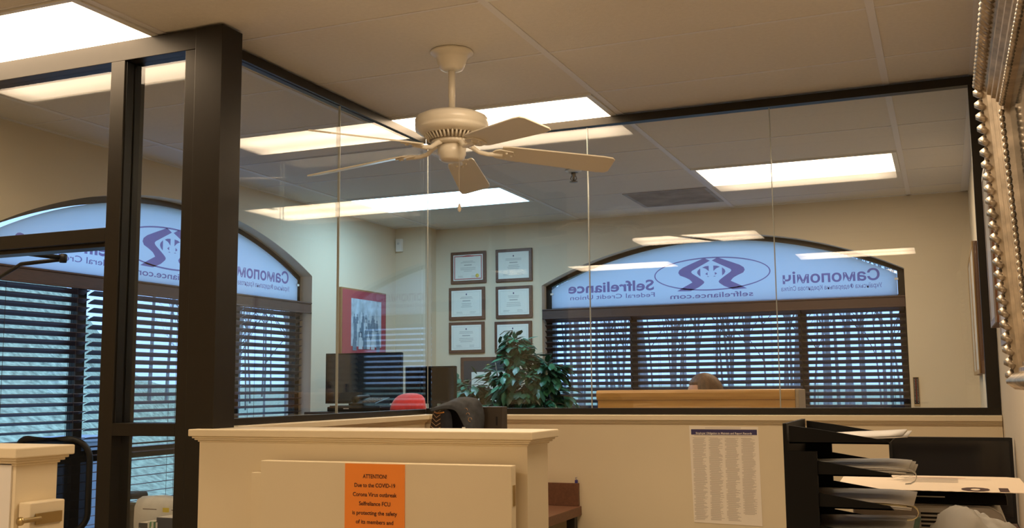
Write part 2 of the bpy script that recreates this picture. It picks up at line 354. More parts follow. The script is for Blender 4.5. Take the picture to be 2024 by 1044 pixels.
for i, (k, j, lab) in enumerate(LT):
    o = lt if i == 0 else copy_tree(lt)
    o.location = (XA + 2 * M * k + M, R0 + M * j + M / 2, H - .0003); tag(o, lab, 'ceiling light', 'recessed panel lights in the ceiling')
    if i == 1:
        for c_ in [x for x in bpy.data.objects if x.parent == o and x.name.startswith('lens')]: c_.data = c_.data.copy(); c_.data.materials[0] = m_cool; c_['label'] = 'cool white lens'

# air vent (one 2x2 tile) and sprinkler
v = empty('ceiling_vent', (XA - M / 2, R0 + M * 6.5, H), 0, 'grey square air return grille in the ceiling beyond the glass', 'vent')
g = MB(); a = M / 2 - .012
for i in range(22):
    y = -a + .03 + i * (2 * a - .06) / 21; g.box((-a + .025, y - .006, -.008), (a - .025, y + .004, -.002))
m_vent = mat('dusty vent metal', (0.36, 0.35, 0.34), .6, noise=.3, nscale=6)
ob('grille', g, m_vent, v)
g = MB()
for p, q in (((-a, -a, -.007), (a, -a + .025, -.001)), ((-a, a - .025, -.007), (a, a, -.001)), ((-a, -a + .025, -.007), (-a + .025, a - .025, -.001)), ((a - .025, -a + .025, -.007), (a, a - .025, -.001))): g.box(p, q)
ob('frame', g, m_vent, v)
sp = empty('fire_sprinkler', (-2.042, 5.93, H), 0, 'small metal fire sprinkler head hanging from the ceiling', 'sprinkler')
m_chrome = mat('dull metal', (.25, .22, .18), .35, metal=1)
ob('escutcheon', MB().lathe([(.036, -.001), (.036, -.006), (.018, -.014), (.018, -.001)], n=24), m_white, sp)
g = MB().lathe([(.010, -.01), (.010, -.028), (.005, -.032), (.005, -.05), (.018, -.052), (.018, -.055), (.001, -.056)], n=16)
g.tube([(.010, 0, -.028), (.014, 0, -.04), (.003, 0, -.052)], .002, 6).tube([(-.010, 0, -.028), (-.014, 0, -.04), (-.003, 0, -.052)], .002, 6)
ob('nozzle', g, m_chrome, sp); sp.scale = (1.4, 1.4, 1.4)

# ------------------------------------------------------------ ceiling fan
FX, FY = -1.735, 3.59
fan = empty('ceiling_fan', (FX, FY, H), 0, 'cream five-blade ceiling fan hanging on a short rod in front of the glass', 'ceiling fan')
z = lambda v: v - H
ob('canopy', MB().lathe([(.083, -.001), (.086, -.006), (.084, -.011), (.078, -.015), (.068, -.021), (.060, -.034), (.056, -.050), (.050, -.064), (.044, -.074), (.030, -.079), (.018, -.080)], n=48), m_fan, fan)
ob('downrod', MB().lathe([(.0135, -.075), (.0135, z(2.268))], n=24), m_fan, fan)
hs = [(.018, z(2.272)), (.05, z(2.270)), (.110, z(2.262)), (.136, z(2.250)), (.143, z(2.240)), (.143, z(2.212)), (.140, z(2.208)), (.143, z(2.204)), (.142, z(2.196)), (.128, z(2.186)), (.112, z(2.178))]
ob('motor_housing', MB().lathe(hs, n=64), m_fan, fan)
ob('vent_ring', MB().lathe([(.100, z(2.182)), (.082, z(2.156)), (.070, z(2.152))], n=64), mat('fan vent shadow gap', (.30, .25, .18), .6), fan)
vr = MB()
for i in range(40):
    t = 2 * math.pi * i / 40; c, s_ = math.cos(t), math.sin(t)
    vr.tube([(.108 * c, .108 * s_, z(2.180)), (.088 * c, .088 * s_, z(2.156))], .0042, 5)
ob('vent_fins', vr, m_fan, fan)
ob('flywheel', MB().lathe([(.02, z(2.157)), (.078, z(2.156)), (.080, z(2.150)), (.078, z(2.143)), (.055, z(2.138))], n=48), m_fan, fan)
ob('switch_housing', MB().lathe([(.056, z(2.142)), (.055, z(2.100)), (.051, z(2.094)), (.050, z(2.084)), (.040, z(2.076)), (.02, z(2.072)), (.0, z(2.071))], n=48), m_fan, fan)
a0 = rad(34.05)
# one blade + iron built along +x, then copied round
bl = MB(); L0, L1 = .195, .648
out = [(L0, -.050), (L0 + .03, -.056), (L1 - .05, -.068), (L1 - .012, -.064), (L1, -.050), (L1, .050), (L1 - .012, .064), (L1 - .05, .068), (L0 + .03, .056), (L0, .050)]
bl.prism(out, -.003, .003, lambda u, v_, d: (u, v_, d))
ir = MB()
ir.tube([(.060, 0, .018), (.085, 0, .006), (.110, 0, -.010), (.145, 0, -.014), (.175, 0, -.010), (.200, 0, -.007)], [.012, .010, .009, .009, .010, .011], 10)
pl = []
for i in range(17):
    t = math.pi * i / 16; pl.append((.190 - .03 * math.sin(t) , -.036 * math.cos(t)))
pl += [(.240, .030), (.252, 0), (.240, -.030)]
ir.prism(pl, -.0095, -.0035, lambda u, v_, d: (u, v_, d))
ir.ball((.215, .018, -.010), .006, n=6).ball((.215, -.018, -.010), .006, n=6).ball((.236, 0, -.010), .006, n=6)
first = None
bme = ob('blade', bl, m_fan, fan, bev=.0015); ime = ob('blade_iron', ir, m_fan, bme, bev=.001)
pitch = Matrix.Rotation(rad(-14), 4, 'X')
for i in range(5):
    if i == 0: b, r_ = bme, ime
    else: b = bme.copy(); COL.objects.link(b); r_ = ime.copy(); COL.objects.link(r_); r_.parent = b
    b.parent = fan; b.matrix_local = Matrix.Translation((0, 0, z(2.133))) @ Matrix.Rotation(a0 + i * 2 * math.pi / 5, 4, 'Z') @ Matrix.Rotation(rad(4.6), 4, 'Y') @ pitch
ch = MB().tube([(.045, -.03, z(2.085)), (.047, -.032, z(1.90))], .0009, 5)
ob('pull_chain', ch, m_fan, fan)
ob('chain_pull', MB().lathe([(.001, z(1.902)), (.004, z(1.898)), (.007, z(1.885)), (.007, z(1.874)), (.003, z(1.868)), (.0, z(1.866))], c=(.047, -.032, 0), n=16), m_fan, fan)

# ------------------------------------------------------------ half walls with moulded caps
HC = 1.068
def half_wall(name, a, b, lab, ends=(1, 1, 1, 1), hc=HC, over=.028):
    """a,b opposite corners in plan; cap overhangs"""
    (x0, y0), (x1, y1) = a, b
    r = empty(name, ((x0 + x1) / 2, (y0 + y1) / 2, 0), 0, lab, 'half wall'); inv = Matrix.Translation(-Vector(r.location))
    T = [ob('wall_body', MB().box((x0, y0, 0), (x1, y1, hc - .022)), m_half, r)]
    T.append(ob('cap', MB().box((x0 - over * ends[0], y0 - over * ends[2], hc - .024), (x1 + over * ends[1], y1 + over * ends[3], hc)), m_half, r, bev=.003))
    mo = MB()
    for e, za, zb in ((.019, .031, .024), (.013, .037, .031), (.005, .043, .037)): mo.box((x0 - e * ends[0], y0 - e * ends[2], hc - za), (x1 + e * ends[1], y1 + e * ends[3], hc - zb))
    T.append(ob('cap_moulding', mo, m_half, r, bev=.002))
    for q in T: q.matrix_parent_inverse = inv
    return r
half_wall('half_wall', (-2.375, 2.928), (-1.168, 3.100), 'cream half wall with moulded cap in front, behind the open gate')
half_wall('half_wall', (-2.520, 3.160), (-2.42, 4.690), 'cream half wall under the left glass panes, running from the bronze post', (1, 1, 0, 0))
half_wall('half_wall', (-2.520, 4.725), (XR - .002, 4.85), 'long cream half wall under the back glass panes, with the printed notice', (1, 0, 1, 1))
half_wall('half_wall', (XL + .03, 1.875), (-2.058, 2.000), 'cream half wall end with a gate latch at the lower left')
pp = MB().box((-2.33, 1.843, .76), (-2.045, 1.8465, 1.02))
ob('notice_sheet', MB().box((-2.30, 1.870, .74), (-2.068, 1.8745, 1.030)), mat('white paper sheet', (.8, .78, .74), .6), label='white paper notice on the front of the half wall end, far left edge', cat='notice')
# gate
gt = empty('swing_gate', (-1.63, 2.87, 0), 0, 'cream swing gate opened flat against the half wall, with the orange notice on it', 'gate')
gi = Matrix.Translation(-Vector(gt.location))
Tg = [ob('gate_leaf', MB().box((-2.067, 2.852, .10), (-1.189, 2.888, .972)), m_half, gt, bev=.002)]
m_brass = mat('brass', (.55, .42, .2), .35, metal=1)
Tg.append(ob('strike_plate', MB().box((-1.1895, 2.862, .855), (-1.1875, 2.880, .915)), m_brass, gt))
Tg.append(ob('hinge_block', MB().box((-2.135, 2.895, .12), (-2.069, 2.927, .930)), m_half, gt, bev=.002))
for q in Tg: q.matrix_parent_inverse = gi
# latch on the left half wall end
lt_ = empty('gate_latch', (-2.03, 1.93, .86), 0, 'cream latch box with a brass bolt on the half wall end at lower left', 'latch'); li = Matrix.Translation(-Vector(lt_.location))
Tg = [ob('latch_box', MB().box((-2.056, 1.885, .55), (-2.018, 1.99, .938)), m_half, lt_, bev=.003),
      ob('bolt', MB().lathe([(.006, 0), (.006, .055), (.010, .055), (.010, .062), (.0, .064)], c=(-2.012, 1.91, .90), axis='y', n=14), m_brass, lt_),
      ob('bolt_plate', MB().box((-2.018, 1.90, .886), (-2.013, 1.978, .912)), m_brass, lt_)]
for q in Tg: q.matrix_parent_inverse = li
# orange notice on the gate
m_orange = mat('orange paper', (1.0, .30, .035), .6); m_ink = mat('dark ink', (.05, .015, .01), .7)
on = empty('orange_notice', (-1.643, 2.851, .83), 0, 'bright orange paper notice headed ATTENTION! taped to the open gate', 'notice'); oi = Matrix.Translation(-Vector(on.location))
Tg = [ob('sheet', MB().box((-1.749, 2.8495, .690), (-1.539, 2.8515, .969)), m_orange, on)]
for s_, zz, w in (('ATTENTION!', .9255, .084), ('Due to the COVID-19', .8985, .143), ('Corona Virus outbreak', .8705, .154), ('Selfreliance FCU', .8430, .110), ('is protecting the safety', .8150, .157), ('of its members and', .7880, .131), ('employees by limiting', .7600, .150)):
    Tg.append(text('lettering', s_, (-1.6425, 2.8490, zz), (1, 0, 0), (0, 0, 1), m_ink, on, w=w, h=.0125, align='C', bold=.016))
for q in Tg: q.matrix_parent_inverse = oi
# printed labour notice on the back half wall
m_paper = mat('cream paper', (.95, .88, .76), .6); m_grey = mat('grey print', (.56, .50, .42), .7); m_navy = mat('navy print', (.05, .04, .14), .6); m_wp = mat('white print', (.85, .8, .75), .6)
lb = empty('printed_notice', (-.937, 4.724, .80), 0, 'tall printed notice with a navy title band on the back half wall', 'notice'); lbi = Matrix.Translation(-Vector(lb.location)); yy = 4.7225
Tg = [ob('sheet', MB().add([(-1.093, yy, 1.020), (-.784, yy, 1.016), (-.780, yy, .586), (-1.082, yy, .592), (-1.093, yy + .002, 1.020), (-.784, yy + .002, 1.016), (-.780, yy + .002, .586), (-1.082, yy + .002, .592)], [(0, 1, 2, 3), (7, 6, 5, 4), (0, 4, 5, 1), (1, 5, 6, 2), (2, 6, 7, 3), (3, 7, 4, 0)]), m_paper, lb),
      ob('title_band', MB().box((-1.084, yy - .0006, .980), (-.790, yy + .0001, 1.004)), m_navy, lb)]
Tg.append(text('lettering', 'Employer Obligation to Maintain and Report Records', (-.937, yy - .0008, .9835), (1, 0, 0), (0, 0, 1), m_wp, lb, w=.25, h=.0080, align='C', bold=.03))
g = MB()
for c in range(4):
    lines(g, (-1.078 + c * .0725, yy, .968), (1, 0, 0), (0, 0, 1), .062, .365 - (.03 if c == 3 else 0), 88, (.65, 1), .42, seed=c, indent=.1)
lines(g, (-1.02, yy, 1.013), (1, 0, 0), (0, 0, 1), .16, .006, 1, (1, 1), .4)
lines(g, (-1.07, yy, .979), (1, 0, 0), (0, 0, 1), .26, .006, 1, (1, 1), .35)
Tg.append(ob('small_print', g, m_grey, lb))
for q in Tg: q.matrix_parent_inverse = lbi

# ------------------------------------------------------------ glass partition (back + left) with bronze rails
zt_ = H - .010
gp = empty('glass_partition', (-.95, YB + .025, HC), 0, 'back glass partition of three butted panes in a dark bronze frame', 'glass partition'); gi = Matrix.Translation(-Vector(gp.location))
y0, y1 = YB, YB + .05
Tg = [ob('top_rail', MB().box((XP, y0, 2.469), (XR - .002, y1, zt_)), m_bronze, gp, bev=.001),
      ob('bottom_rail', MB().box((XP, y0, HC + .001), (XR - .002, y1, 1.098)), m_bronze, gp, bev=.001),
      ob('jamb', MB().box((.148, y0, 1.098), (XR - .002, y1, 2.469)), m_bronze, gp, bev=.001)]
for a, b in ((XP + .018, -1.5755), (-1.5725, -.6935), (-.6905, .148)):
    Tg.append(ob('glass_pane', MB().box((a, y0 + .020, 1.098), (b, y0 + .030, 2.469)), m_glass, gp))
for x in (-1.574, -.692):
    Tg.append(ob('pane_joint', MB().box((x - .0018, y0 + .0195, 1.098), (x + .0018, y0 + .0305, 2.469)), m_edge, gp))
for q in Tg: q.matrix_parent_inverse = gi
gp = empty('glass_partition', (XP - .025, 3.95, HC), 0, 'left glass partition of two panes between the bronze post and the glass corner', 'glass partition'); gi = Matrix.Translation(-Vector(gp.location))
x0, x1 = XP - .05, XP
Tg = [ob('top_rail', MB().box((x0, 3.066, 2.469), (x1, y0, zt_)), m_bronze, gp, bev=.001),
      ob('bottom_rail', MB().box((x0, 3.066, HC + .001), (x1, y0, 1.094)), m_bronze, gp, bev=.001)]
for a, b in ((3.066, 3.9435), (3.9465, YB + .018)):
    Tg.append(ob('glass_pane', MB().box((x0 + .028, a, 1.094), (x0 + .038, b, 2.469)), m_glass, gp))
Tg.append(ob('pane_joint', MB().box((x0 + .0275, 3.9432, 1.094), (x0 + .0385, 3.9468, 2.469)), m_edge, gp))
Tg.append(ob('corner_joint', MB().box((XP - .0015, YB + .018, 1.1), (XP + .0015, YB + .0215, 2.469)), m_edge, gp))
for q in Tg: q.matrix_parent_inverse = gi

# ------------------------------------------------------------ bronze storefront on the left
D = .105
sf = empty('bronze_storefront', (-3.3, YS + .05, 0), 0, 'dark bronze storefront frame with post, sidelight and transom at left', 'storefront frame'); si = Matrix.Translation(-Vector(sf.location)); Tg = []
def fb(nm, a, b, c, d, y0=YS, y1=YS + D, m=m_bronze): Tg.append(ob(nm, MB().box((a, y0, c), (b, y1, d)), m, sf, bev=.0015))
fb('corner_post', -2.455, -2.336, 0, H - .010, YS - .004, YS + .112)
fb('jamb', -2.502, -2.4555, 0, 2.4315)
fb('top_rail', -4.158, -2.4555, 2.432, zt_ + .001)
fb('mullion', -2.850, -2.785, 0, 2.432)
fb('gasket', -2.7848, -2.7815, 1.0851, 2.4315, YS + .010, YS + .0445, m_black); fb('gasket', -2.7848, -2.7815, 1.0851, 2.4315, YS + .0555, YS + D, m_black)
fb('header', -4.159, -2.850, 1.750, 1.802)
fb('head_stop', -4.159, -2.850, 1.735, 1.750, YS + .03, YS + D)
fb('sidelight_rail', -2.785, -2.502, 1.040, 1.085)
fb('sill_rail', -2.785, -2.502, 0, .10)
Tg.append(ob('glass_pane', MB().box((-4.155, YS + .045, 1.802), (-2.850, YS + .055, 2.432)), m_glass, sf))
Tg.append(ob('glass_pane', MB().box((-2.785, YS + .045, 1.085), (-2.502, YS + .055, 2.432)), m_glass, sf))
Tg.append(ob('glass_pane', MB().box((-2.785, YS + .045, .10), (-2.502, YS + .055, 1.040)), m_glass, sf))
for q in Tg: q.matrix_parent_inverse = si
dc = empty('door_closer', (-3.2, 3.08, 1.73), 0, 'black folding door closer arm under the storefront header', 'door closer'); di = Matrix.Translation(-Vector(dc.location))
Tg = [ob('arm', MB().tube([(-3.42, 3.075, 1.757), (-3.308, 3.20, 1.742)], .010, 8), m_black, dc),
      ob('elbow', MB().lathe([(.013, -.02), (.016, -.01), (.016, .012), (.010, .016)], c=(-3.308, 3.20, 1.742), n=16), m_black, dc),
      ob('forearm', MB().tube([(-3.308, 3.20, 1.736), (-3.56, 3.22, 1.732), (-3.585, 3.222, 1.722), (-3.75, 3.24, 1.665)], .0085, 8), m_black, dc),
      ob('closer_body', MB().box((-3.80, 3.057, 1.752), (-3.42, 3.095, 1.80)), m_black, dc, bev=.004)]
for q in Tg: q.matrix_parent_inverse = di

# ------------------------------------------------------------ counters and desks
m_lam = mat('brown laminate', (.17, .075, .04), .45, noise=.15, nscale=90)
m_oak = mat('honey oak', (.52, .27, .075), .4, wood=(.62, .35, .11), nscale=5, stretch=(1, 8, 8))
m_dark = mat('dark walnut laminate', (.035, .022, .016), .4, wood=(.055, .032, .022), nscale=6, stretch=(1, 6, 6))
def group_parts(name, loc, lab, cat, parts, group=None, rz=0):
    """parts: (name, MB in world coordinates, material, bevel[, label])"""
    r = empty(name, loc, 0, lab, cat, group); inv = Matrix.Translation(-Vector(loc)); out = []
    for p in parts:
        o = ob(p[0], p[1], p[2], r, bev=p[3] if len(p) > 3 else 0, label=p[4] if len(p) > 4 else None); o.matrix_parent_inverse = inv; out.append(o)
    return r, out
group_parts('counter', (-2.0, 4.0, .645), 'brown laminate counter with backsplash behind the cream half wall end', 'counter', [
    ('counter_top', MB().box((-2.415, 3.14, .603), (-1.612, 4.72, .645)), m_lam, .002),
    ('backsplash', MB().box((-2.415, 4.704, .6455), (-1.622, 4.723, .750)), m_lam, .001),
    ('leg', MB().box((-1.66, 3.16, 0), (-1.62, 3.20, .602)), m_blackm, .002), ('leg', MB().box((-1.66, 4.64, 0), (-1.62, 4.68, .602)), m_blackm, .002),
    ('leg', MB().box((-2.40, 3.16, 0), (-2.36, 3.20, .602)), m_blackm, .002), ('leg', MB().box((-2.40, 4.64, 0), (-2.36, 4.68, .602)), m_blackm, .002)])
ob('binder_clip', MB().box((-1.640, 4.709, .7505), (-1.628, 4.719, .765)).tube([(-1.634, 4.714, .764), (-1.638, 4.714, .776), (-1.630, 4.714, .776)], .0012, 6), mat('blue violet metal', (.06, .05, .25), .4),
   label='tiny blue clip standing on the brown backsplash corner', cat='clip')
group_parts('desk', (-.15, 4.2, .72), 'desk along the back half wall under the dark monitor', 'desk', [
    ('desk_top', MB().box((-.30, 3.60, .68), (XR - .005, 4.72, .72)), m_lam, .002),
    ('leg', MB().box((-.28, 3.64, 0), (-.24, 3.68, .679)), m_blackm), ('leg', MB().box((-.28, 4.62, 0), (-.24, 4.66, .679)), m_blackm),
    ('leg', MB().box((.14, 3.64, 0), (.18, 3.68, .679)), m_blackm), ('leg', MB().box((.14, 4.62, 0), (.18, 4.66, .679)), m_blackm)])
group_parts('desk', (-.1, 2.6, .74), 'near desk under the letter trays and printer', 'desk', [
    ('desk_top', MB().box((-.55, 2.20, .70), (XR - .005, 3.20, .74)), m_lam, .002),
    ('leg', MB().box((-.53, 2.22, 0), (-.49, 2.26, .699)), m_blackm), ('leg', MB().box((-.53, 3.12, 0), (-.49, 3.16, .699)), m_blackm),
    ('leg', MB().box((.14, 2.22, 0), (.18, 2.26, .699)), m_blackm), ('leg', MB().box((.14, 3.12, 0), (.18, 3.16, .699)), m_blackm)])

def monitor(loc, w, h, zc, rz, lab, deskz, group=None):
    """screen centre at loc; front faces -y before turning"""
    r = empty('computer_monitor', (loc[0], loc[1], deskz), rz, lab, 'monitor', group); c = zc - deskz; b = .012
    ob('housing', MB().box((-w/2, .006, c - h/2), (w/2, .034, c + h/2)), m_black, r, bev=.006)
    bz = MB(); b2 = .011
    for p, q in (((-w/2, 0, c - h/2), (-w/2 + b2, .006, c + h/2)), ((w/2 - b2, 0, c - h/2), (w/2, .006, c + h/2)), ((-w/2 + b2, 0, c + h/2 - b2), (w/2 - b2, .006, c + h/2)), ((-w/2 + b2, 0, c - h/2), (w/2 - b2, .006, c - h/2 + .018))): bz.box(p, q)
    ob('bezel', bz, m_black, r)
    ob('screen', MB().box((-w/2 + b2, .003, c - h/2 + .018), (w/2 - b2, .0055, c + h/2 - b2)), m_screen, r)
    ob('stand', MB().box((-.03, .034, .012), (.03, .055, c)).box((-.12, -.05, .0008), (.12, .12, .012)), m_black, r, bev=.002)
    return r
monitor((-.005, 3.95), .395, .285, .872, 0, 'dark square computer monitor at lower right against the back half wall', .72)
monitor((-3.70, 6.25), .575, .345, 1.272, rad(4), 'larger of the two dark monitors, under the red-matted photograph', .75)
monitor((-3.375, 6.62), .40, .262, 1.222, rad(-2), 'smaller dark monitor to the right, partly behind the larger one', .75)
group_parts('desk', (-3.5, 6.3, .75), 'dark desk in the far corner carrying the two monitors', 'desk', [
    ('desk_top', MB().box((-4.10, 5.95, .71), (-3.17, 6.9, .75)), m_dark, .003),
    ('side_panel', MB().box((-4.08, 5.99, 0), (-4.05, 6.87, .7095)), m_dark), ('side_panel', MB().box((-3.22, 5.99, 0), (-3.19, 6.87, .7095)), m_dark)])
# dark hutch by the left glass, with the phone, the flat box and the red hat
group_parts('low_hutch', (-2.98, 5.3, 0), 'dark hutch beyond the left glass with phone and red hat on top', 'hutch', [
    ('hutch_top', MB().box((-3.42, 5.12, 1.045), (-2.56, 5.48, 1.070)), m_dark, .003),
    ('side_panel', MB().box((-3.40, 5.14, 0), (-3.375, 5.46, 1.0445)), m_dark), ('side_panel', MB().box((-2.605, 5.14, 0), (-2.58, 5.46, 1.0445)), m_dark),
    ('shelf', MB().box((-3.374, 5.15, .60), (-2.606, 5.45, .625)), m_dark)])
group_parts('desktop_device', (-3.10, 5.3, 1.07), 'flat black office machine lying beside the red hat', 'office machine', [
    ('case', MB().box((-3.31, 5.19, 1.0705), (-2.96, 5.44, 1.098)), m_black, .004),
    ('lid', MB().box((-3.30, 5.20, 1.0985), (-2.97, 5.43, 1.104)), m_blackm, .002),
    ('label_strip', MB().box((-3.20, 5.189, 1.085), (-3.165, 5.1905, 1.090)), m_white)])
ph = MB()
ph.prism([(-.085, 0), (.085, 0), (.085, .012), (-.085, .045)], -.09, .09, lambda u, v_, d: (-3.10 + d, 5.31 - u, 1.1045 + v_))
hd = MB(); hd.tube([(-3.165, 5.25, 1.136), (-3.165, 5.30, 1.150), (-3.165, 5.36, 1.150), (-3.165, 5.40, 1.146)], [.020, .013, .013, .020], 10)
kp = MB()
for i in range(4):
    for j in range(3): kp.box((-3.11 + j * .03, 5.245 + i * .025, 1.122 + i * .0048), (-3.09 + j * .03, 5.26 + i * .025, 1.131 + i * .0048))
group_parts('desk_phone', (-3.10, 5.31, 1.104), 'black desk telephone on the flat black machine', 'telephone', [('base', ph, m_black, .004), ('handset', hd, m_blackm), ('keypad', kp, mat('grey keys', (.22, .23, .25), .5))])
# red hat: soft crumpled bucket hat
def crumple(mb, amp, fr, seed):
    rd = random.Random(seed); k = [(rd.uniform(-1, 1), rd.uniform(-1, 1), rd.uniform(-1, 1), rd.uniform(0, 6)) for _ in range(7)]
    c = sum((Vector(v) for v in mb.v), Vector()) / len(mb.v); out = []
    for v in mb.v:
        p = Vector(v); d = (p - c); s_ = sum(math.sin((p.x * a + p.y * b + p.z * e) * fr * (1 + .35 * i) + f) for i, (a, b, e, f) in enumerate(k)) / 7
        out.append(tuple(p + d.normalized() * s_ * amp))
    mb.v = out; return mb
m_red = mat('red fleece', (.80, .05, .055), .85, noise=.1, nscale=60, bump=.4, bscale=300, sheen=.4)
hat = MB().lathe([(.098, 0), (.104, .008), (.105, .020), (.102, .036), (.096, .054), (.085, .072), (.068, .087), (.046, .097), (.022, .102), (.0, .103)], c=(-2.835, 5.30, 1.0712), n=48, squash=.9)
crumple(hat, .017, 24, 3); hat.v = [(x, y, max(zz, 1.0712)) for x, y, zz in hat.v]
hr = ob('hat', hat, m_red, label='crumpled red fleece hat on the dark hutch beyond the glass', cat='hat')

# honey oak hutch beyond the back glass
hx0, hx1, hy0, hy1 = -1.690, -.665, 5.22, 5.46
ft = MB(); ft.prism([(0, 1.128), (-.004, 1.132), (-.008, 1.145), (-.010, 1.165), (-.004, 1.176), (.008, 1.1795), (.24, 1.1795), (.24, 1.128)], hx0, hx1 - .018, lambda u, v_, d: (d, hy0 + u, v_))
group_parts('oak_hutch', (-1.18, 5.34, 0), 'honey oak hutch with rounded top edge beyond the back glass', 'hutch', [
    ('top_board', ft, m_oak, .001),
    ('front_panel', MB().box((hx0 + .004, hy0 + .004, .76), (hx1 - .02, hy0 + .022, 1.1275)), m_oak, .001),
    ('end_panel', MB().box((hx1 - .0178, hy0 - .006, 0), (hx1, hy1, 1.178)), mat('taupe end panel', (.42, .34, .26), .5), .004),
    ('end_panel', MB().box((hx0, hy0 + .03, 0), (hx0 + .02, hy1, 1.1275)), m_oak, .001)])
# ------------------------------------------------------------ person seated behind the oak hutch
m_skin = mat('skin', (.62, .36, .26), .5, noise=.05, nscale=30); m_hair = mat('brown hair', (.12, .065, .035), .55, noise=.4, nscale=60, bump=.6, bscale=160, stretch=(1, 1, .3)); m_shirt = mat('dark shirt', (.05, .06, .08), .8)
PX, PY = -1.16, 5.72
def skin_mesh(name, pts, edges, m, parent, root=0, sub=2):
    me = bpy.data.meshes.new(name); me.from_pydata([p[0] for p in pts], edges, []); o = bpy.data.objects.new(name, me); COL.objects.link(o); me.materials.append(m)
    sk = o.modifiers.new('skin', 'SKIN'); sk.use_smooth_shade = True
    for i, p in enumerate(pts): me.skin_vertices[0].data[i].radius = (p[1], p[2] if len(p) > 2 else p[1]); me.skin_vertices[0].data[i].use_root = (i == root)
    s_ = o.modifiers.new('s', 'SUBSURF'); s_.levels = sub; s_.render_levels = sub
    dg = bpy.context.evaluated_depsgraph_get(); dg.update(); me2 = bpy.data.meshes.new_from_object(o.evaluated_get(dg)); bpy.data.objects.remove(o)
    o = bpy.data.objects.new(name, me2); COL.objects.link(o)
    for p in me2.polygons: p.use_smooth = True
    if parent: o.parent = parent
    return o
pr_ = empty('person', (PX, PY, 0), 0, 'person with short brown hair seated low behind the oak hutch, only the crown visible', 'person')
P = [((.0, 0, .46), .13, .15), ((-.01, 0, .62), .115, .145), ((-.02, 0, .80), .12, .17), ((-.03, 0, .93), .075, .14), ((-.045, 0, 1.00), .052), ((-.06, 0, 1.06), .055),
     ((-.03, .17, .92), .052), ((-.06, .24, .72), .042), ((-.24, .20, .70), .036), ((-.33, .16, .715), .028),
     ((-.03, -.17, .92), .052), ((-.06, -.24, .72), .042), ((-.24, -.20, .70), .036), ((-.33, -.16, .715), .028),
     ((-.08, .10, .46), .085), ((-.42, .12, .47), .062), ((-.44, .12, .09), .042), ((-.54, .13, .045), .035),
     ((-.08, -.10, .46), .085), ((-.42, -.12, .47), .062), ((-.44, -.12, .09), .042), ((-.54, -.13, .045), .035)]
Ed = [(0, 1), (1, 2), (2, 3), (3, 4), (4, 5), (3, 6), (6, 7), (7, 8), (8, 9), (3, 10), (10, 11), (11, 12), (12, 13), (0, 14), (14, 15), (15, 16), (16, 17), (0, 18), (18, 19), (19, 20), (20, 21)]
for s_ in (1, -1):          # five fingers on each hand, resting on the desk side
    b = 9 if s_ == 1 else 13; y = .16 * s_
    for k, (dy, L) in enumerate(((-.022, .070), (-.008, .080), (.006, .076), (.019, .060))):
        n = len(P); P += [((-.375, y + dy * s_, .715), .010), ((-.375 - L * .55, y + dy * 1.1 * s_, .715), .0085), ((-.375 - L, y + dy * 1.15 * s_, .700), .007)]; Ed += [(b, n), (n, n + 1), (n + 1, n + 2)]
    n = len(P); P += [((-.35, y - .035 * s_, .712), .011), ((-.385, y - .055 * s_, .706), .009)]; Ed += [(b, n), (n, n + 1)]
body = skin_mesh('body', P, Ed, m_skin, pr_)
# head with face: an egg shaped by a profile, joined into the body mesh
hb = bmesh.new(); bmesh.ops.create_uvsphere(hb, u_segments=40, v_segments=28, radius=1)
for v in hb.verts:
    x, y, zz = v.co; rx = .098; ry = .076; rz = .118
    X, Y, Z = x * rx, y * ry, zz * rz
    if Z < -.03: k = 1 - .38 * min(1, (-.03 - Z) / .09); Y *= k; X = X * (k + .12) - .012 * (1 - k)
    f = max(0, -x)                                             # faces -x
    if x < 0:
        X -= .020 * math.exp(-((Z + .012) / .020) ** 2 - (Y / .012) ** 2)           # nose
        X += .010 * math.exp(-((Z - .016) / .013) ** 2 - ((abs(Y) - .030) / .016) ** 2)  # eye sockets
        X -= .006 * math.exp(-((Z + .050) / .008) ** 2 - (Y / .022) ** 2)           # lips
        X += .004 * math.exp(-((Z + .050) / .003) ** 2 - (Y / .022) ** 2)
        X -= .008 * math.exp(-((Z + .088) / .016) ** 2 - (Y / .022) ** 2)           # chin
    v.co = (X - .070, Y, Z + 1.143)
for s_ in (1, -1):
    r2 = bmesh.ops.create_uvsphere(hb, u_segments=14, v_segments=10, radius=1)
    for v in r2['verts']: v.co = (v.co.x * .017 - .062, v.co.y * .008 + s_ * .077, v.co.z * .030 + 1.130)
hb.from_mesh(body.data); hb.to_mesh(body.data); hb.free()
for p in body.data.polygons: p.use_smooth = True
body.data.materials.clear(); body.data.materials.append(m_skin)
hh = MB(); n1, n2 = 40, 14; vs = []
for j in range(n2 + 1):
    for i in range(n1):
        a = 2 * math.pi * i / n1; lim = (.60 + .30 * (math.cos(a) * .5 + .5)) * math.pi * .80 if math.cos(a) > -.3 else .33 * math.pi
        t = lim * j / n2; w_ = 1 + .015 * math.sin(a * 17 + j) ; rr = 1.09 if j < n2 else 1.0
        vs.append((.098 * rr * w_ * math.sin(t) * math.cos(a) - .070, .076 * rr * w_ * math.sin(t) * math.sin(a), .118 * (1.075 if j < n2 else 1.0) * math.cos(t) + 1.143))
hh.add(vs, [(j*n1+i, (j+1)*n1+i, (j+1)*n1+(i+1) % n1, j*n1+(i+1) % n1) for j in range(n2) for i in range(n1)], True)
ob('hair', hh, m_hair, pr_)
sh = MB().lathe([(.20, .50), (.175, .60), (.19, .78), (.215, .90), (.16, .965), (.075, 1.0)], c=(-.02, 0, 0), n=32, squash=1.0); sh.v = [(x * .78, y * 1.08, zz) for x, y, zz in sh.v]
ob('shirt', sh, m_shirt, pr_)
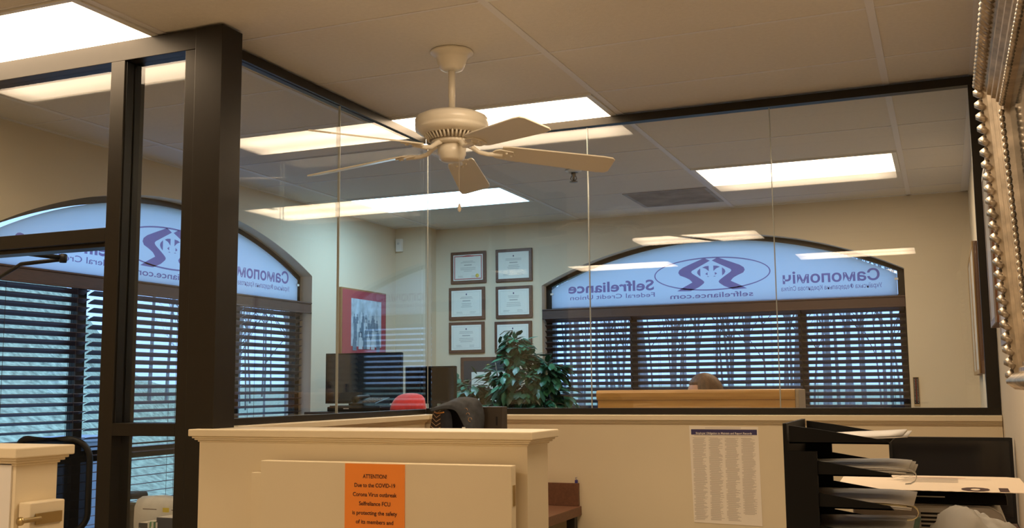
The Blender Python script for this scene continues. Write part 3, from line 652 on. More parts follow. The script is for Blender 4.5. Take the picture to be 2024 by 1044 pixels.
def office_chair(name, loc, rz, lab, bw=.46, top=.98, mesh_back=True):
    r = empty(name, loc, rz, lab, 'chair'); m_mesh = translucent('black chair mesh', (.02, .02, .02), .3, .22) if mesh_back else m_blackm
    ob('seat', MB().box((-.24, -.24, .43), (.24, .24, .50)), m_blackm, r, bev=.03, seg=4)
    P_ = []; w = bw / 2; z0 = .56; rr = .09
    for cx, cz_, a0_ in ((w - rr, top - rr, 0), (-w + rr, top - rr, 90), (-w + rr, z0 + rr, 180), (w - rr, z0 + rr, 270)):
        for i in range(7): t = rad(a0_ + 15 * i); P_.append((cx + rr * math.cos(t), cz_ + rr * math.sin(t)))
    ob('backrest', MB().prism(P_, .235, .241, lambda u, v_, d: (u, d + .05 * (u / w) ** 2 * -1, v_)), m_mesh, r)
    ob('back_frame', MB().tube([(u, .238 - .05 * (u / w) ** 2, v_) for u, v_ in P_ + P_[:1]], .014, 8), m_black, r)
    ob('back_support', MB().tube([(0, .05, .42), (0, .26, .42), (0, .275, .60), (0, .262, .80)], .022, 10), m_black, r)
    for s_ in (-1, 1):
        a = ob('armrest', MB().tube([(s_ * .27, -.14, .70), (s_ * .275, .0, .712), (s_ * .27, .18, .70)], .020, 10), m_black, r)
        ob('arm_post', MB().tube([(s_ * .20, 0, .43), (s_ * .27, 0, .45), (s_ * .272, 0, .70)], .014, 8), m_black, a)
    ob('gas_post', MB().lathe([(.03, .07), (.03, .25), (.02, .25), (.02, .43)], n=20), m_black, r)
    for i in range(5):
        t = 2 * math.pi * i / 5; l_ = ob('leg', MB().tube([(0, 0, .11), (.16 * math.cos(t), .16 * math.sin(t), .10), (.29 * math.cos(t), .29 * math.sin(t), .065)], [.026, .020, .014], 8), m_black, r)
        ob('caster', MB().lathe([(.0, -.022), (.028, -.020), (.030, 0), (.028, .020), (.0, .022)], c=(.29 * math.cos(t), .29 * math.sin(t), .030), axis='y', n=16), m_black, l_)
    return r
office_chair('office_chair', (PX + .01, PY, 0), rad(-90), 'black office chair under the person behind the oak hutch', top=.92, mesh_back=False)
office_chair('office_chair', (-3.86, 3.88, 0), rad(-172), 'black mesh office chair behind the bronze storefront at lower left', bw=.40, top=.985)

# ------------------------------------------------------------ upholstered chair with newspaper and books, seen through the lower sidelight
m_olive = mat('olive upholstery', (.055, .045, .028), .8, noise=.1, nscale=60)
group_parts('side_chair', (-3.06, 3.62, 0), 'dark olive upholstered chair behind the lower sidelight pane', 'chair', [
    ('seat', MB().box((-3.32, 3.36, .40), (-2.84, 3.80, .48)), m_olive, .03), ('backrest', MB().box((-3.30, 3.56, .52), (-2.86, 3.62, .725)), m_olive, .03),
    ('back_post', MB().box((-3.24, 3.58, .30), (-3.21, 3.60, .56)), m_black), ('back_post', MB().box((-2.95, 3.58, .30), (-2.92, 3.60, .56)), m_black)]
    + [('leg', MB().tube([(x, y, .40), (x, y, 0)], .014, 8), m_black) for x in (-3.28, -2.88) for y in (3.40, 3.74)])
m_news = mat('newsprint', (.70, .70, .68), .8, noise=.06, nscale=30); m_yel = mat('yellow print', (.75, .62, .06), .7)
pf = [(3.535, .54), (3.533, .66), (3.535, .715), (3.55, .742), (3.58, .752), (3.62, .750), (3.66, .742), (3.70, .700), (3.72, .60)]
g = MB(); n = len(pf); vs = [(x, y, zz + .003 * math.sin(x * 40)) for x in (-3.195, -3.11, -3.03, -2.945, -2.86) for y, zz in pf]
g.add(vs, [(j * n + i, j * n + i + 1, (j + 1) * n + i + 1, (j + 1) * n + i) for j in range(4) for i in range(n - 1)], True)
npo = empty('newspaper', (-3.01, 3.6, .75), 0, 'folded white newspaper draped over the olive chair back', 'newspaper'); ni = Matrix.Translation(-Vector(npo.location))
o1 = ob('paper', g, m_news, npo); sm = o1.modifiers.new('so', 'SOLIDIFY'); sm.thickness = .004; sm.offset = 1
g = MB(); g.box((-3.045, 3.5305, .62), (-3.012, 3.532, .715))
o2 = ob('yellow_panel', g, m_yel, npo); g = MB()
for (a, b) in ((-3.15, -3.06), (-3.00, -2.88)): lines(g, (a, 3.531, .712), (1, 0, 0), (0, 0, 1), b - a, .06, 6, (.5, 1), .3, seed=5)
lines(g, (-3.13, 3.60, .7565), (1, 0, 0), (0, 1, 0), .20, .035, 3, (.5, 1), .25, seed=6)
o3 = ob('print_lines', g, m_ink, npo)
o4 = text('lettering', '265', (-3.075, 3.530, .640), (0, 0, -1), (1, 0, 0), m_ink, npo, w=.045, h=.018)
for q in (o1, o2, o3, o4): q.matrix_parent_inverse = ni
for i, (x, w, hh_, c, lab) in enumerate(((-3.075, .055, .665, (.035, .035, .045), 'dark grey book on the olive chair seat, leftmost of three'), (-3.018, .03, .672, (.12, .35, .18), 'thin green book between the grey and the navy ones on the olive chair'), (-2.984, .085, .690, (.025, .035, .075), 'navy book with pale spine lettering, nearest the bronze post'))):
    bk = empty('book', (x, 3.47, .481), 0, lab, 'book', 'books standing on the olive chair')
    ob('cover', MB().box((0, -.045, 0), (w - .004, .045, hh_ - .481)), mat('book cover %d' % i, c, .5), bk, bev=.001)
    ob('pages', MB().box((.003, -.040, hh_ - .481), (w - .007, .044, hh_ - .4795)), m_paper, bk)
    g = MB(); lines(g, (.012, -.0455, hh_ - .50), (0, 0, -1), (1, 0, 0), .12, w - .024, 3 if w > .05 else 1, (.6, 1), .5, seed=i); ob('spine_print', g, m_white, bk)

# ------------------------------------------------------------ things on the far walls
m_wood = mat('walnut plaque', (.085, .035, .022), .4, wood=(.13, .055, .032), nscale=9, stretch=(1, 1, 6)); m_cert = mat('certificate paper', (.74, .79, .76), .5)
m_gold = mat('gold foil', (.75, .58, .12), .4); m_redp = mat('maroon print', (.40, .05, .06), .6); m_pal = mat('faint print', (.40, .44, .44), .7)
def plaque(x0, x1, z0, z1, lab, style, seed):
    w, h = x1 - x0, z1 - z0; y = YF
    r = empty('framed_certificate', (x0, y, z0), 0, lab, 'certificate', 'framed certificates on the far wall')
    b = .026; d = .018
    ob('frame', MB().box((0, -d, 0), (w, -.0006, h)), m_wood, r, bev=.004)
    ob('certificate', MB().box((b, -d - .0015, b), (w - b, -d - .0002, h - b)), m_cert, r)
    yy_ = -d - .0018; g = MB(); cx = w / 2
    if style == 'red':
        q = MB()
        for p_, t_ in ((.034, .005), (.040, .0022)):
            q.box((p_, yy_, p_), (w - p_, yy_ + .0002, p_ + t_)); q.box((p_, yy_, h - p_ - t_), (w - p_, yy_ + .0002, h - p_)); q.box((p_, yy_, p_ + t_), (p_ + t_, yy_ + .0002, h - p_ - t_)); q.box((w - p_ - t_, yy_, p_ + t_), (w - p_, yy_ + .0002, h - p_ - t_))
        q.prism([(cx + .05 * math.cos(math.pi * i / 12), h - .043 + .012 * math.sin(math.pi * i / 12)) for i in range(13)], yy_ - .0002, yy_, lambda u, v_, e: (u, e, v_))
        ob('red_border', q, m_redp, r)
        ob('gold_seal', MB().lathe([(.0, .0), (.016, .0), (.016, .001), (.0, .001)], c=(w - .075, yy_, .062), axis='y', n=24), m_gold, r)
    else:
        q = MB()
        p_ = .040
        for a_, e_ in (((p_, p_), (w - p_, p_ + .0015)), ((p_, h - p_ - .0015), (w - p_, h - p_)), ((p_, p_), (p_ + .0015, h - p_)), ((w - p_ - .0015, p_), (w - p_, h - p_))): q.box((a_[0], yy_, a_[1]), (e_[0], yy_ + .0002, e_[1]))
        if style != 'plain': ob('border_line', q, m_pal, r)
        q = MB(); q.prism([(cx - .006, h - .060), (cx, h - .068), (cx + .006, h - .060), (cx + .004, h - .052), (cx - .004, h - .052)], yy_ - .0002, yy_, lambda u, v_, e: (u, e, v_)); ob('crest', q, m_navy, r)
    lines(g, (cx - .07, yy_, h - .075), (1, 0, 0), (0, 0, 1), .14, .022, 2, (.6, 1), .35, seed, True)
    lines(g, (cx - .035, yy_, h - .105), (1, 0, 0), (0, 0, 1), .07, .014, 1, (1, 1), .6, seed, True)
    lines(g, (cx - .07, yy_, h - .128), (1, 0, 0), (0, 0, 1), .14, .04, 3, (.5, 1), .3, seed + 1, True)
    lines(g, (cx - .09, yy_, .068), (1, 0, 0), (0, 0, 1), .06, .02, 2, (.6, 1), .3, seed + 2); lines(g, (cx + .03, yy_, .068), (1, 0, 0), (0, 0, 1), .06, .02, 2, (.6, 1), .3, seed + 3)
    ob('print_lines', g, m_pal, r)
plaque(-3.742, -3.424, 2.048, 2.312, 'certificate with red border and gold seal, top left of the wall group', 'red', 1)
plaque(-3.338, -3.020, 2.045, 2.312, 'plain certificate with small round mark, top right of the wall group', 'plain', 2)
plaque(-3.760, -3.436, 1.752, 2.018, 'thin-bordered certificate on the left, middle row of the wall group', 'line', 3)
plaque(-3.340, -3.022, 1.752, 2.010, 'thin-bordered certificate on the right, middle row of the wall group', 'line', 4)
plaque(-3.761, -3.442, 1.480, 1.734, 'thin-bordered certificate on the left, third row, above the dark mat frame', 'line', 5)
plaque(-3.352, -3.030, 1.475, 1.727, 'thin-bordered certificate on the right, third row, partly behind the plant top', 'line', 6)
x0, z0, w, h = -3.652, 1.03, .50, .415
group_parts('framed_diploma', (x0, YF, z0), 'dark matted diploma with gold seal low on the far wall behind the plant', 'picture frame', [
    ('frame', MB().box((x0, YF - .025, z0), (x0 + w, YF - .0006, z0 + h)), m_wood, .004),
    ('mat_board', MB().box((x0 + .03, YF - .0265, z0 + .03), (x0 + w - .03, YF - .0252, z0 + h - .03)), mat('charcoal mat', (.035, .04, .05), .7)),
    ('diploma', MB().box((x0 + .10, YF - .0275, z0 + .06), (x0 + w - .10, YF - .0267, z0 + h - .12)), m_cert),
    ('seal', MB().lathe([(0, 0), (.018, 0), (.018, .001), (0, .001)], c=(x0 + w / 2, YF - .0275, z0 + h - .075), axis='y', n=20), m_gold),
    ('print_lines', lines(MB(), (x0 + .15, YF - .0278, z0 + h - .15), (1, 0, 0), (0, 0, 1), .2, .06, 4, (.5, 1), .4, 9, True), m_pal)])
# poster on the left wall: red mat, grey-blue group picture (generic crowd of figures)
y0, y1, z0, z1 = 6.665, 7.338, 1.42, 1.958
def Lw(u, v_, d): return (XL + d, u, v_)
pic = MB(); pic.prism([(y0 + .135, z0 + .10), (y1 - .085, z0 + .10), (y1 - .085, z1 - .075), (y0 + .135, z1 - .075)], .0262, .0268, Lw)
m_pic = mat('blue grey print', (.40, .50, .60), .5, noise=.35, nscale=14)
fg = MB(); rdm = random.Random(4); fl = MB()
for row, (zb_, nn_) in enumerate(((z1 - .19, 9), (z1 - .24, 8), (z1 - .30, 7), (z1 - .36, 6))):
    for i in range(nn_):
        u = y0 + .165 + (y1 - y0 - .28) * (i + rdm.uniform(.2, .8)) / nn_; v_ = zb_ + rdm.uniform(-.012, .015); s_ = .013 + .003 * row; d_ = .0270 + row * .0004
        T_ = fg if rdm.random() < .6 else fl
        T_.prism([(u + s_ * .55 * math.cos(k * .785), v_ + s_ * .75 * math.sin(k * .785)) for k in range(8)], d_, d_ + .0003, Lw)
        T_.prism([(u - s_ * 1.3, v_ - s_ * 5), (u + s_ * 1.3, v_ - s_ * 5), (u + s_ * 1.1, v_ - s_ * 1.1), (u, v_ - s_ * .7), (u - s_ * 1.1, v_ - s_ * 1.1)], d_, d_ + .0003, Lw)
group_parts('framed_picture', (XL, (y0 + y1) / 2, z0), 'red-matted framed picture of a crowd on the left wall above the monitors', 'picture frame', [
    ('frame', MB().box((XL + .0006, y0, z0), (XL + .024, y1, z1)), mat('brown wood frame', (.30, .15, .06), .45), .003),
    ('mat_board', MB().box((XL + .0242, y0 + .012, z0 + .012), (XL + .0258, y1 - .012, z1 - .012)), mat('red mat board', (.34, .05, .07), .6)),
    ('picture_print', pic, m_pic), ('dark_figures', fg, mat('slate ink', (.14, .20, .28), .6)), ('pale_figures', fl, mat('pale ink', (.50, .58, .66), .6))])
# motion detector
g = MB(); g.prism([(0, 0), (.062, 0), (.066, .012), (.056, .036), (.010, .036), (0, .012)], 2.318, 2.424, lambda u, v_, d: (-4.150 + u, 7.534 - v_, d))
group_parts('motion_detector', (-4.12, 7.53, 2.37), 'white motion detector box high in the far left corner', 'motion detector', [
    ('housing', g, m_white, .004), ('sensor_lens', MB().lathe([(0, 0), (.010, 0), (.007, .004), (0, .005)], c=(-4.117, 7.498, 2.385), axis='y', n=16), mat('grey lens', (.55, .57, .58), .3)),])
# strip thermometer / height gauge on the right of the far wall
g = MB()
for i in range(16):
    for c in (0, 1): g.box((-.2110 + c * .0185, YF - .0125, 1.070 + i * .0105), (-.2075 + c * .0185, YF - .0118, 1.073 + i * .0105))
group_parts('wall_gauge', (-.20, YF, 1.05), 'narrow black and white strip gauge low on the far wall by the blind', 'wall gauge', [
    ('backing', MB().box((-.219, YF - .008, 1.048), (-.181, YF - .0006, 1.245)), mat('tan wood backing', (.45, .33, .18), .5), .001),
    ('face', MB().box((-.2155, YF - .012, 1.062), (-.1845, YF - .0082, 1.242)), m_black), ('markings', g, m_white),
    ('tube', MB().box((-.2006, YF - .0135, 1.07), (-.1994, YF - .0121, 1.235)), m_red)])

# ------------------------------------------------------------ potted ficus in the far room
pt = empty('potted_ficus', (-2.92, 6.95, 0), 0, 'leafy green ficus plant in front of the certificates and blind', 'plant')
ob('pot', MB().lathe([(.0, .0), (.13, .0), (.17, .28), (.18, .30), (.165, .30), (.155, .27), (.0, .27)], n=32), mat('brown pot', (.12, .06, .035), .5), pt)
ob('soil', MB().lathe([(.0, .272), (.154, .272), (.154, .276), (.0, .280)], n=32), mat('soil', (.03, .02, .012), .95), pt)
rdm = random.Random(11); tr = MB(); lf = MB(); lf2 = MB(); lf3 = MB()
m_bark = mat('grey brown bark', (.16, .12, .08), .8)
for k in range(3):
    a = k * 2.1; tr.tube([(.03 * math.cos(a), .03 * math.sin(a), .27), (.05 * math.cos(a + 1), .05 * math.sin(a + 1), .6), (.03 * math.cos(a + 2), .03 * math.sin(a + 2), .9), (.07 * math.cos(a + 3), .06 * math.sin(a + 3), 1.2), (.10 * math.cos(a + 3), .08 * math.sin(a + 3), 1.38)], [.014, .012, .010, .008, .004], 7)
def leaf(mb, p, d, up, L):
    d = d.normalized(); s_ = d.cross(up)
    if s_.length < .1: s_ = Vector((1, 0, 0))
    s_.normalize(); n_ = s_.cross(d); w = L * .27
    pts = [p, p + d * L * .25 + s_ * w * .8 - n_ * .004, p + d * L * .25 - s_ * w * .8 - n_ * .004, p + d * L * .25 + n_ * L * .03, p + d * L * .6 + s_ * w * .9 - n_ * L * .06, p + d * L * .6 - s_ * w * .9 - n_ * L * .06, p + d * L * .6 - n_ * L * .02, p + d * L - n_ * L * .16]
    mb.add(pts, [(0, 1, 3), (0, 3, 2), (1, 4, 6, 3), (3, 6, 5, 2), (4, 7, 6), (6, 7, 5)], True)
lobes = [(.10, -.05, 1.25, .25, .22, .22), (-.28, -.05, 1.14, .22, .16, .16), (.26, .0, 1.10, .24, .20, .25), (.08, -.05, 1.48, .11, .10, .10), (0, .0, 1.0, .36, .24, .20), (.30, 0, 1.30, .15, .14, .12), (.02, -.02, .80, .30, .22, .16)]
for cx, cy, cz_, rx, ry, rz in lobes:
    for b in range(int(90 * (rx * ry * rz) ** (1 / 3) / .2)):
        while True:
            q = Vector((rdm.uniform(-1, 1), rdm.uniform(-1, 1), rdm.uniform(-1, 1)))
            if .45 < q.length < 1: break
        c = Vector((cx + q.x * rx, cy + q.y * ry, cz_ + q.z * rz)); d0 = Vector((q.x, q.y, q.z * .4 - .15)).normalized()
        c = Vector((c.x, min(c.y, .50), c.z))
        if rdm.random() < .35:
            st = c - d0 * .14 - Vector((0, 0, .03)); tr.tube([st, (st + c) / 2 + Vector((0, 0, .015)), c], .0022, 4)
        for j in range(rdm.randint(3, 4)):
            dd = (d0 + Vector((rdm.uniform(-.9, .9), rdm.uniform(-.9, .9), rdm.uniform(-1.1, .25)))).normalized()
            leaf(rdm.choice((lf, lf, lf2, lf3)), c + dd * .01 - d0 * j * .022, dd, Vector((rdm.uniform(-.3, .3), rdm.uniform(-.3, .3), 1)), rdm.uniform(.075, .108))
for t_ in range(9):    # the sprig at the very top
    leaf(lf, Vector((.075 - .013 * t_, -.05, 1.60 + .012 * math.sin(t_ * .7) - .003 * t_)), Vector((rdm.uniform(-.8, .5), rdm.uniform(-.5, .5), -.7)), Vector((0, 0, 1)), .06)
tr.tube([(.07, -.04, 1.36), (.085, -.05, 1.52), (.06, -.05, 1.605), (.0, -.05, 1.60), (-.035, -.05, 1.575)], .003, 5)
ob('stems', tr, m_bark, pt)
o = ob('dark_leaves', lf, mat('deep green leaf', (.018, .085, .045), .35, noise=.3, nscale=9), pt); o['kind'] = 'stuff'
o = ob('mid_leaves', lf2, mat('mid green leaf', (.035, .15, .075), .35, noise=.3, nscale=9), pt); o['kind'] = 'stuff'
o = ob('pale_leaves', lf3, mat('pale green leaf', (.05, .18, .12), .3, noise=.3, nscale=9), pt); o['kind'] = 'stuff'

# ------------------------------------------------------------ PC tower with the dark printed bag draped over it
bx_, by_ = -1.76, 3.88
group_parts('upright_box_file', (-1.76, 3.87, .646), 'dark brown upright box file behind the dark cloth bag', 'box file', [
    ('case', MB().box((-1.865, 3.84, .646), (-1.640, 3.90, 1.124)), mat('dark brown case', (.035, .026, .018), .45), .003),
    ('slot', MB().box((-1.664, 3.8385, 1.050), (-1.658, 3.8402, 1.085)), m_black)])
m_bag = mat('charcoal printed cloth', (.050, .056, .066), .85, noise=.35, nscale=30, bump=.3, bscale=500); m_bagin = mat('black lining', (.008, .008, .012), .9)
m_or = mat('orange embroidery', (.62, .28, .06), .6); m_zig = mat('tan zigzag print', (.40, .25, .13), .7)
bg = empty('cloth_bag', (bx_, 3.78, 1.05), 0, 'dark grey cloth bag with orange print slumped behind the front half wall', 'bag'); bi = Matrix.Translation(-Vector(bg.location))
def sheet(pts_rows, th=.004, smooth=True):
    """grid of rows -> double sided cloth"""
    g_ = MB(); nr, nc = len(pts_rows), len(pts_rows[0]); vs_ = [p for r__ in pts_rows for p in r__]
    g_.add(vs_, [(j * nc + i, j * nc + i + 1, (j + 1) * nc + i + 1, (j + 1) * nc + i) for j in range(nr - 1) for i in range(nc - 1)], smooth); return g_
# hood: folds from upper left ridge over the top and down the right side
ridge = [(-1.915, 1.124), (-1.88, 1.138), (-1.845, 1.151), (-1.805, 1.164), (-1.765, 1.167), (-1.73, 1.156), (-1.712, 1.134), (-1.702, 1.091), (-1.705, 1.046), (-1.712, 0.986)]
rim = [(-1.908, 1.104), (-1.870, 1.113), (-1.838, 1.120), (-1.812, 1.119), (-1.792, 1.105), (-1.775, 1.080), (-1.762, 1.050), (-1.750, 1.020), (-1.745, .995), (-1.742, .960)]
rows = []
for j in range(9):
    t = j / 8; bul = math.sin(t * math.pi) * .030
    rows.append([(a[0] * t + b[0] * (1 - t) + .004 * math.sin(i * 2.3 + j * 1.3), 3.815 - .07 * (1 - t) - bul * .8, a[1] * t + b[1] * (1 - t) + bul * .12 + .004 * math.sin(i * 1.7 + j * 2.1)) for i, (a, b) in enumerate(zip(ridge, rim))])
Tb = [ob('hood', sheet(rows), m_bag, bg, sub=2)]
so = Tb[0].modifiers.new('so', 'SOLIDIFY'); so.thickness = .003
bk_ = [[(a[0], 3.818 + .008 * math.sin(i), a[1] - .002) for i, a in enumerate(ridge)], [(a[0] * .6 + -1.80 * .4, 3.822, min(a[1], 1.09) * .5 + .48) for i, a in enumerate(ridge)], [(a[0], 3.826, .93) for a in ridge]]
Tb.append(ob('lining', sheet([[(-1.925, 3.83, .93), (-1.86, 3.83, .93), (-1.79, 3.83, .93), (-1.72, 3.83, .93)], [(-1.915, 3.82, 1.03), (-1.86, 3.83, 1.05), (-1.79, 3.83, 1.06), (-1.72, 3.83, 1.03)], [(-1.90, 3.80, 1.10), (-1.86, 3.81, 1.118), (-1.79, 3.82, 1.13), (-1.73, 3.82, 1.11)]]), m_bagin, bg, sub=2))
Tb.append(ob('left_flap', sheet([[(-1.875 + .01 * t, 3.765, 1.112 - .05 * t * 3.5) for t in (0, .33, .66, 1)], [(-1.845, 3.745, 1.115 - .17 * t) for t in (0, .33, .66, 1)], [(-1.822 + .01 * t, 3.762, 1.113 - .17 * t) for t in (0, .33, .66, 1)]]), mat('navy cloth', (.014, .016, .024), .85, noise=.3, nscale=40), bg, sub=2))
zp = MB(); zq = MB(); zp.add([(-1.918, 3.79, 1.106), (-1.872, 3.764, 1.098), (-1.866, 3.764, .95), (-1.952, 3.79, .95)], [(0, 1, 2, 3)]); 
Tb.append(ob('side_panel', zp, mat('dark brown woven panel', (.03, .018, .012), .8), bg))
for i in range(9):
    zz_ = .965 + i * .0165
    xl = -1.948 + (zz_ - .95) * .20; xr = -1.870
    xm = (xl + xr) / 2; q_ = [(xl + .004, zz_ + .016), (xm, zz_), (xr, zz_ + .012)]
    for (a, b), (c_, d_) in zip(q_, q_[1:]):
        f_ = lambda x_: 3.7878 - (x_ + 1.918) * .60 if x_ > -1.918 else 3.7878
        zq.add([(a, f_(a), b), (c_, f_(c_), d_), (c_, f_(c_), d_ + .004), (a, f_(a), b + .004)], [(0, 1, 2, 3)])
Tb.append(ob('zigzag_print', zq, m_zig, bg))
Tb.append(ob('orange_trim', MB().tube([(-1.905, 3.775, 1.104), (-1.885, 3.765, 1.100), (-1.865, 3.760, 1.102), (-1.850, 3.752, 1.104)], .003, 6), m_or, bg))
em_ = MB()
for (x_, z_, s_) in ((-1.796, 1.134, .010), (-1.787, 1.129, .007), (-1.780, 1.122, .005), (-1.803, 1.138, .006)): em_.ball((x_, 3.768, z_), s_, (1, .7, .7), 6)
Tb.append(ob('orange_patch', em_, m_or, bg))
sw = MB()
for k_ in range(3):
    c0 = (-1.756 + k_ * .011, 1.112 - k_ * .018); sw.tube([(c0[0] + .008 * math.cos(t * .6), 3.752 - .004 * k_ + .002 * t * .2, c0[1] + .008 * math.sin(t * .6)) for t in range(9)], .0013, 5)
Tb.append(ob('swirl_print', sw, m_zig, bg))
Tb.append(ob('zip_pull', MB().box((-1.765, 3.738, .985), (-1.752, 3.741, 1.047)), m_white, bg))
for q in Tb: q.matrix_parent_inverse = bi

# ------------------------------------------------------------ letter-tray tower at the lower right
m_ws = mat('white sheet', (.82, .80, .76), .6)
r = empty('letter_tray_tower', (-.22, 2.40, .741), 0, 'black stacked letter-tray tower full of papers on the near desk', 'letter trays'); ri = Matrix.Translation(-Vector(r.location)); Tt = []
ty0, ty1 = 2.30, 2.62
m_tray = mat('black tray plastic', (.006, .006, .006), .6, spec=.2)
sp_ = MB(); sp_.box((-.330, ty0, .742), (-.322, ty1, 1.118)); 
sp_.box((-.322, ty0, .742), (-.262, ty0 + .012, 1.060)); sp_.box((-.322, ty1 - .012, .742), (-.262, ty1, 1.060))
Tt.append(ob('end_frame', sp_, m_tray, r))
tiers = [1.076, 1.0095, .943, .8765, .810]
for i, zb_ in enumerate(tiers):
    t_ = MB(); L0_, L1_ = -.318, -.118
    t_.box((L0_, ty0 + .004, zb_), (L1_, ty1 - .004, zb_ + .003))
    for yy_ in (ty0 + .004, ty1 - .010):
        t_.prism([(L0_, 0), (L1_ + .004, 0), (L1_ - .004, .008), (L0_ + .06, .030), (L0_, .038)], yy_, yy_ + .006, lambda u, v_, d, zb=zb_: (u, d, zb + v_))
    Tt.append(ob('tray', t_, m_tray, r))
for q in Tt: q.matrix_parent_inverse = ri
def paper_stack(zb_, n, ex, lab, mm, tilt_=0, curl=0, seed=0, name='paper_stack', cat='papers', cols=None):
    rd = random.Random(seed); r_ = empty(name, (-.2, 2.45, zb_), 0, lab, cat); ii = Matrix.Translation(-Vector(r_.location)); tt = []
    for k in range(n):
        zz_ = zb_ + .0042 + k * .0034; a_ = rd.uniform(-.004, .004); e_ = ex + rd.uniform(-.012, .006)
        xs = [-.300 + j * (e_ + .300) / 8 for j in range(9)]
        rows_ = [[(x_, y_ + a_, zz_ + tilt_ * (x_ + .30) + curl * max(0, (j - 5) / 3) ** 2 + .0004 * math.sin(x_ * 60 + k) * (j > 2)) for j, x_ in enumerate(xs)] for y_ in (ty0 + .016, ty0 + .1, ty1 - .016)]
        o_ = ob('sheet', sheet(rows_), (cols or mm)[k % len(cols)] if cols else mm, r_); s2 = o_.modifiers.new('so', 'SOLIDIFY'); s2.thickness = .0022; s2.offset = 0; tt.append(o_)
    for q in tt: q.matrix_parent_inverse = ii
    return r_
m_ws2 = mat('grey white sheet', (.60, .58, .56), .6); m_teal = mat('teal plastic folder', (.10, .28, .24), .25); m_yl = mat('pale yellow sheet', (.72, .62, .36), .6)
paper_stack(tiers[0], 2, -.085, 'two white sheets in the top letter tray', m_ws, tilt_=.05, seed=1)
paper_stack(tiers[1], 4, -.078, 'grey and white papers in the second letter tray from the top', m_ws2, tilt_=.02, curl=-.004, seed=2, cols=[m_ws2, m_ws])
paper_stack(tiers[2], 4, -.080, 'papers with yellow sheets in the third letter tray from the top', m_ws, curl=-.004, seed=3, cols=[m_ws2, m_ws, m_yl])
paper_stack(tiers[3], 5, -.075, 'teal plastic folders in the fourth letter tray from the top', m_teal, tilt_=.02, seed=4, name='folder_stack', cat='folders', cols=[m_teal, m_ws2, m_teal])
for i, (zz_, mm, lab) in enumerate(((tiers[1] + .020, m_ws, 'curled pale pink paper corner hanging off the second tray'), (tiers[2] + .014, m_yl, 'curled yellow sticky strips hanging off the third tray'))):
    rows_ = [[(-.088 + .020 * math.sin(t * .55), ty0 + .02 + y_, zz_ - .004 - .016 * (1 - math.cos(t * .55))) for t in range(7)] for y_ in (0, .012, .024)]
    o_ = ob('curled_slip', sheet(rows_), mm, label=lab, cat='paper slip'); s2 = o_.modifiers.new('so', 'SOLIDIFY'); s2.thickness = .0012
# ------------------------------------------------------------ printer, calendar sheet, plastic bag
m_pw = mat('warm white printer shell', (.62, .58, .53), .4)
py0 = 2.70
slots = MB()
for i in range(6): slots.box((-.075, py0 - .0015, .845 + i * .0095), (.035, py0 + .0005, .850 + i * .0095))
pts_ = [(-.225, .741), (.115, .741), (.115, .86), (.105, .895), (.085, .912), (-.205, .915), (-.225, .905)]
group_parts('printer', (-.05, 2.85, .741), 'pale grey desktop printer with black top under the numbered sheet', 'printer', [
    ('shell', MB().prism(pts_, py0, 3.08, lambda u, v_, d: (u, d, v_)), m_pw, .003),
    ('vent_frame', MB().box((-.082, py0 - .0012, .838), (.042, py0 - .0002, .908)), m_white, 0), ('vent_slots', slots, m_black),
    ('top_cover', MB().prism([(py0 + .03, .9155), (3.08, .9155), (3.08, .946), (py0 + .16, .946), (py0 + .06, .935)], -.21, .115, lambda u, v_, d: (d, u, v_)), m_black, .003),
    ('shell_rim', MB().tube([(-.226, py0 - .001, .80), (-.226, py0 - .001, .900), (-.222, py0 - .001, .912), (-.205, py0 - .001, .917), (.075, py0 - .001, .914), (.100, py0 - .001, .900), (.114, py0 - .001, .865), (.116, py0 - .001, .80)], .0022, 6), m_white),
    ('tray_rim', MB().box((-.16, py0 + .028, .9300), (-.02, py0 + .0315, .9325)), m_white)])
sh_ = empty('calendar_sheet', (-.05, 2.82, .95), 0, 'large cream sheet printed 10 lying upside down on the printer', 'calendar sheet'); shi = Matrix.Translation(-Vector(sh_.location))
zs_ = .952; outl = [(-.262, 2.650)]
n = 34
for i in range(n + 1):
    x_ = -.262 + (.155 + .262) * i / n; outl.append((x_, 2.645 + (.004 if i % 2 else 0)))
outl += [(.163, 2.66), (.160, 3.055), (.13, 3.08), (-.275, 3.06)]
Tk = [ob('sheet', MB().prism(outl, zs_, zs_ + .0008, lambda u, v_, d: (u, v_, d)), mat('cream card', (.85, .72, .56), .6), sh_)]
Tk.append(text('lettering', '10', (.118, 2.745, zs_ + .0010), (-1, 0, 0), (0, -1, 0), m_ink, sh_, w=.102, h=.090, bold=.035))
g = MB()
lines(g, (.040, 2.690, zs_ + .0010), (-1, 0, 0), (0, -1, 0), .18, .0, 1, (1, 1), .1)
g = MB(); lines(g, (.012, 2.86, zs_ + .0010), (-1, 0, 0), (0, -1, 0), .17, .16, 12, (.75, 1), .32, seed=8); lines(g, (.09, 2.95, zs_ + .0010), (-1, 0, 0), (0, -1, 0), .20, .05, 2, (.7, 1), .12, seed=9)
Tk.append(ob('print_lines', g, m_grey, sh_))
g = MB(); lines(g, (.03, 3.0, zs_ + .0010), (-1, 0, 0), (0, -1, 0), .13, .02, 1, (1, 1), .3, seed=2); Tk.append(ob('red_rule', g, mat('red rule', (.6, .12, .08), .6), sh_))
g = MB()
for x_ in (-.235, -.205, -.15, -.12): g.add([(x_, 2.98, zs_ + .0010), (x_ + .002, 2.98, zs_ + .0010), (x_ + .022, 3.06, zs_ + .0010), (x_ + .020, 3.06, zs_ + .0010)], [(0, 1, 2, 3)])
Tk.append(ob('slant_marks', g, m_ink, sh_))
for q in Tk: q.matrix_parent_inverse = shi
m_pl = translucent('milky plastic film', (.85, .84, .80), .45, .22)
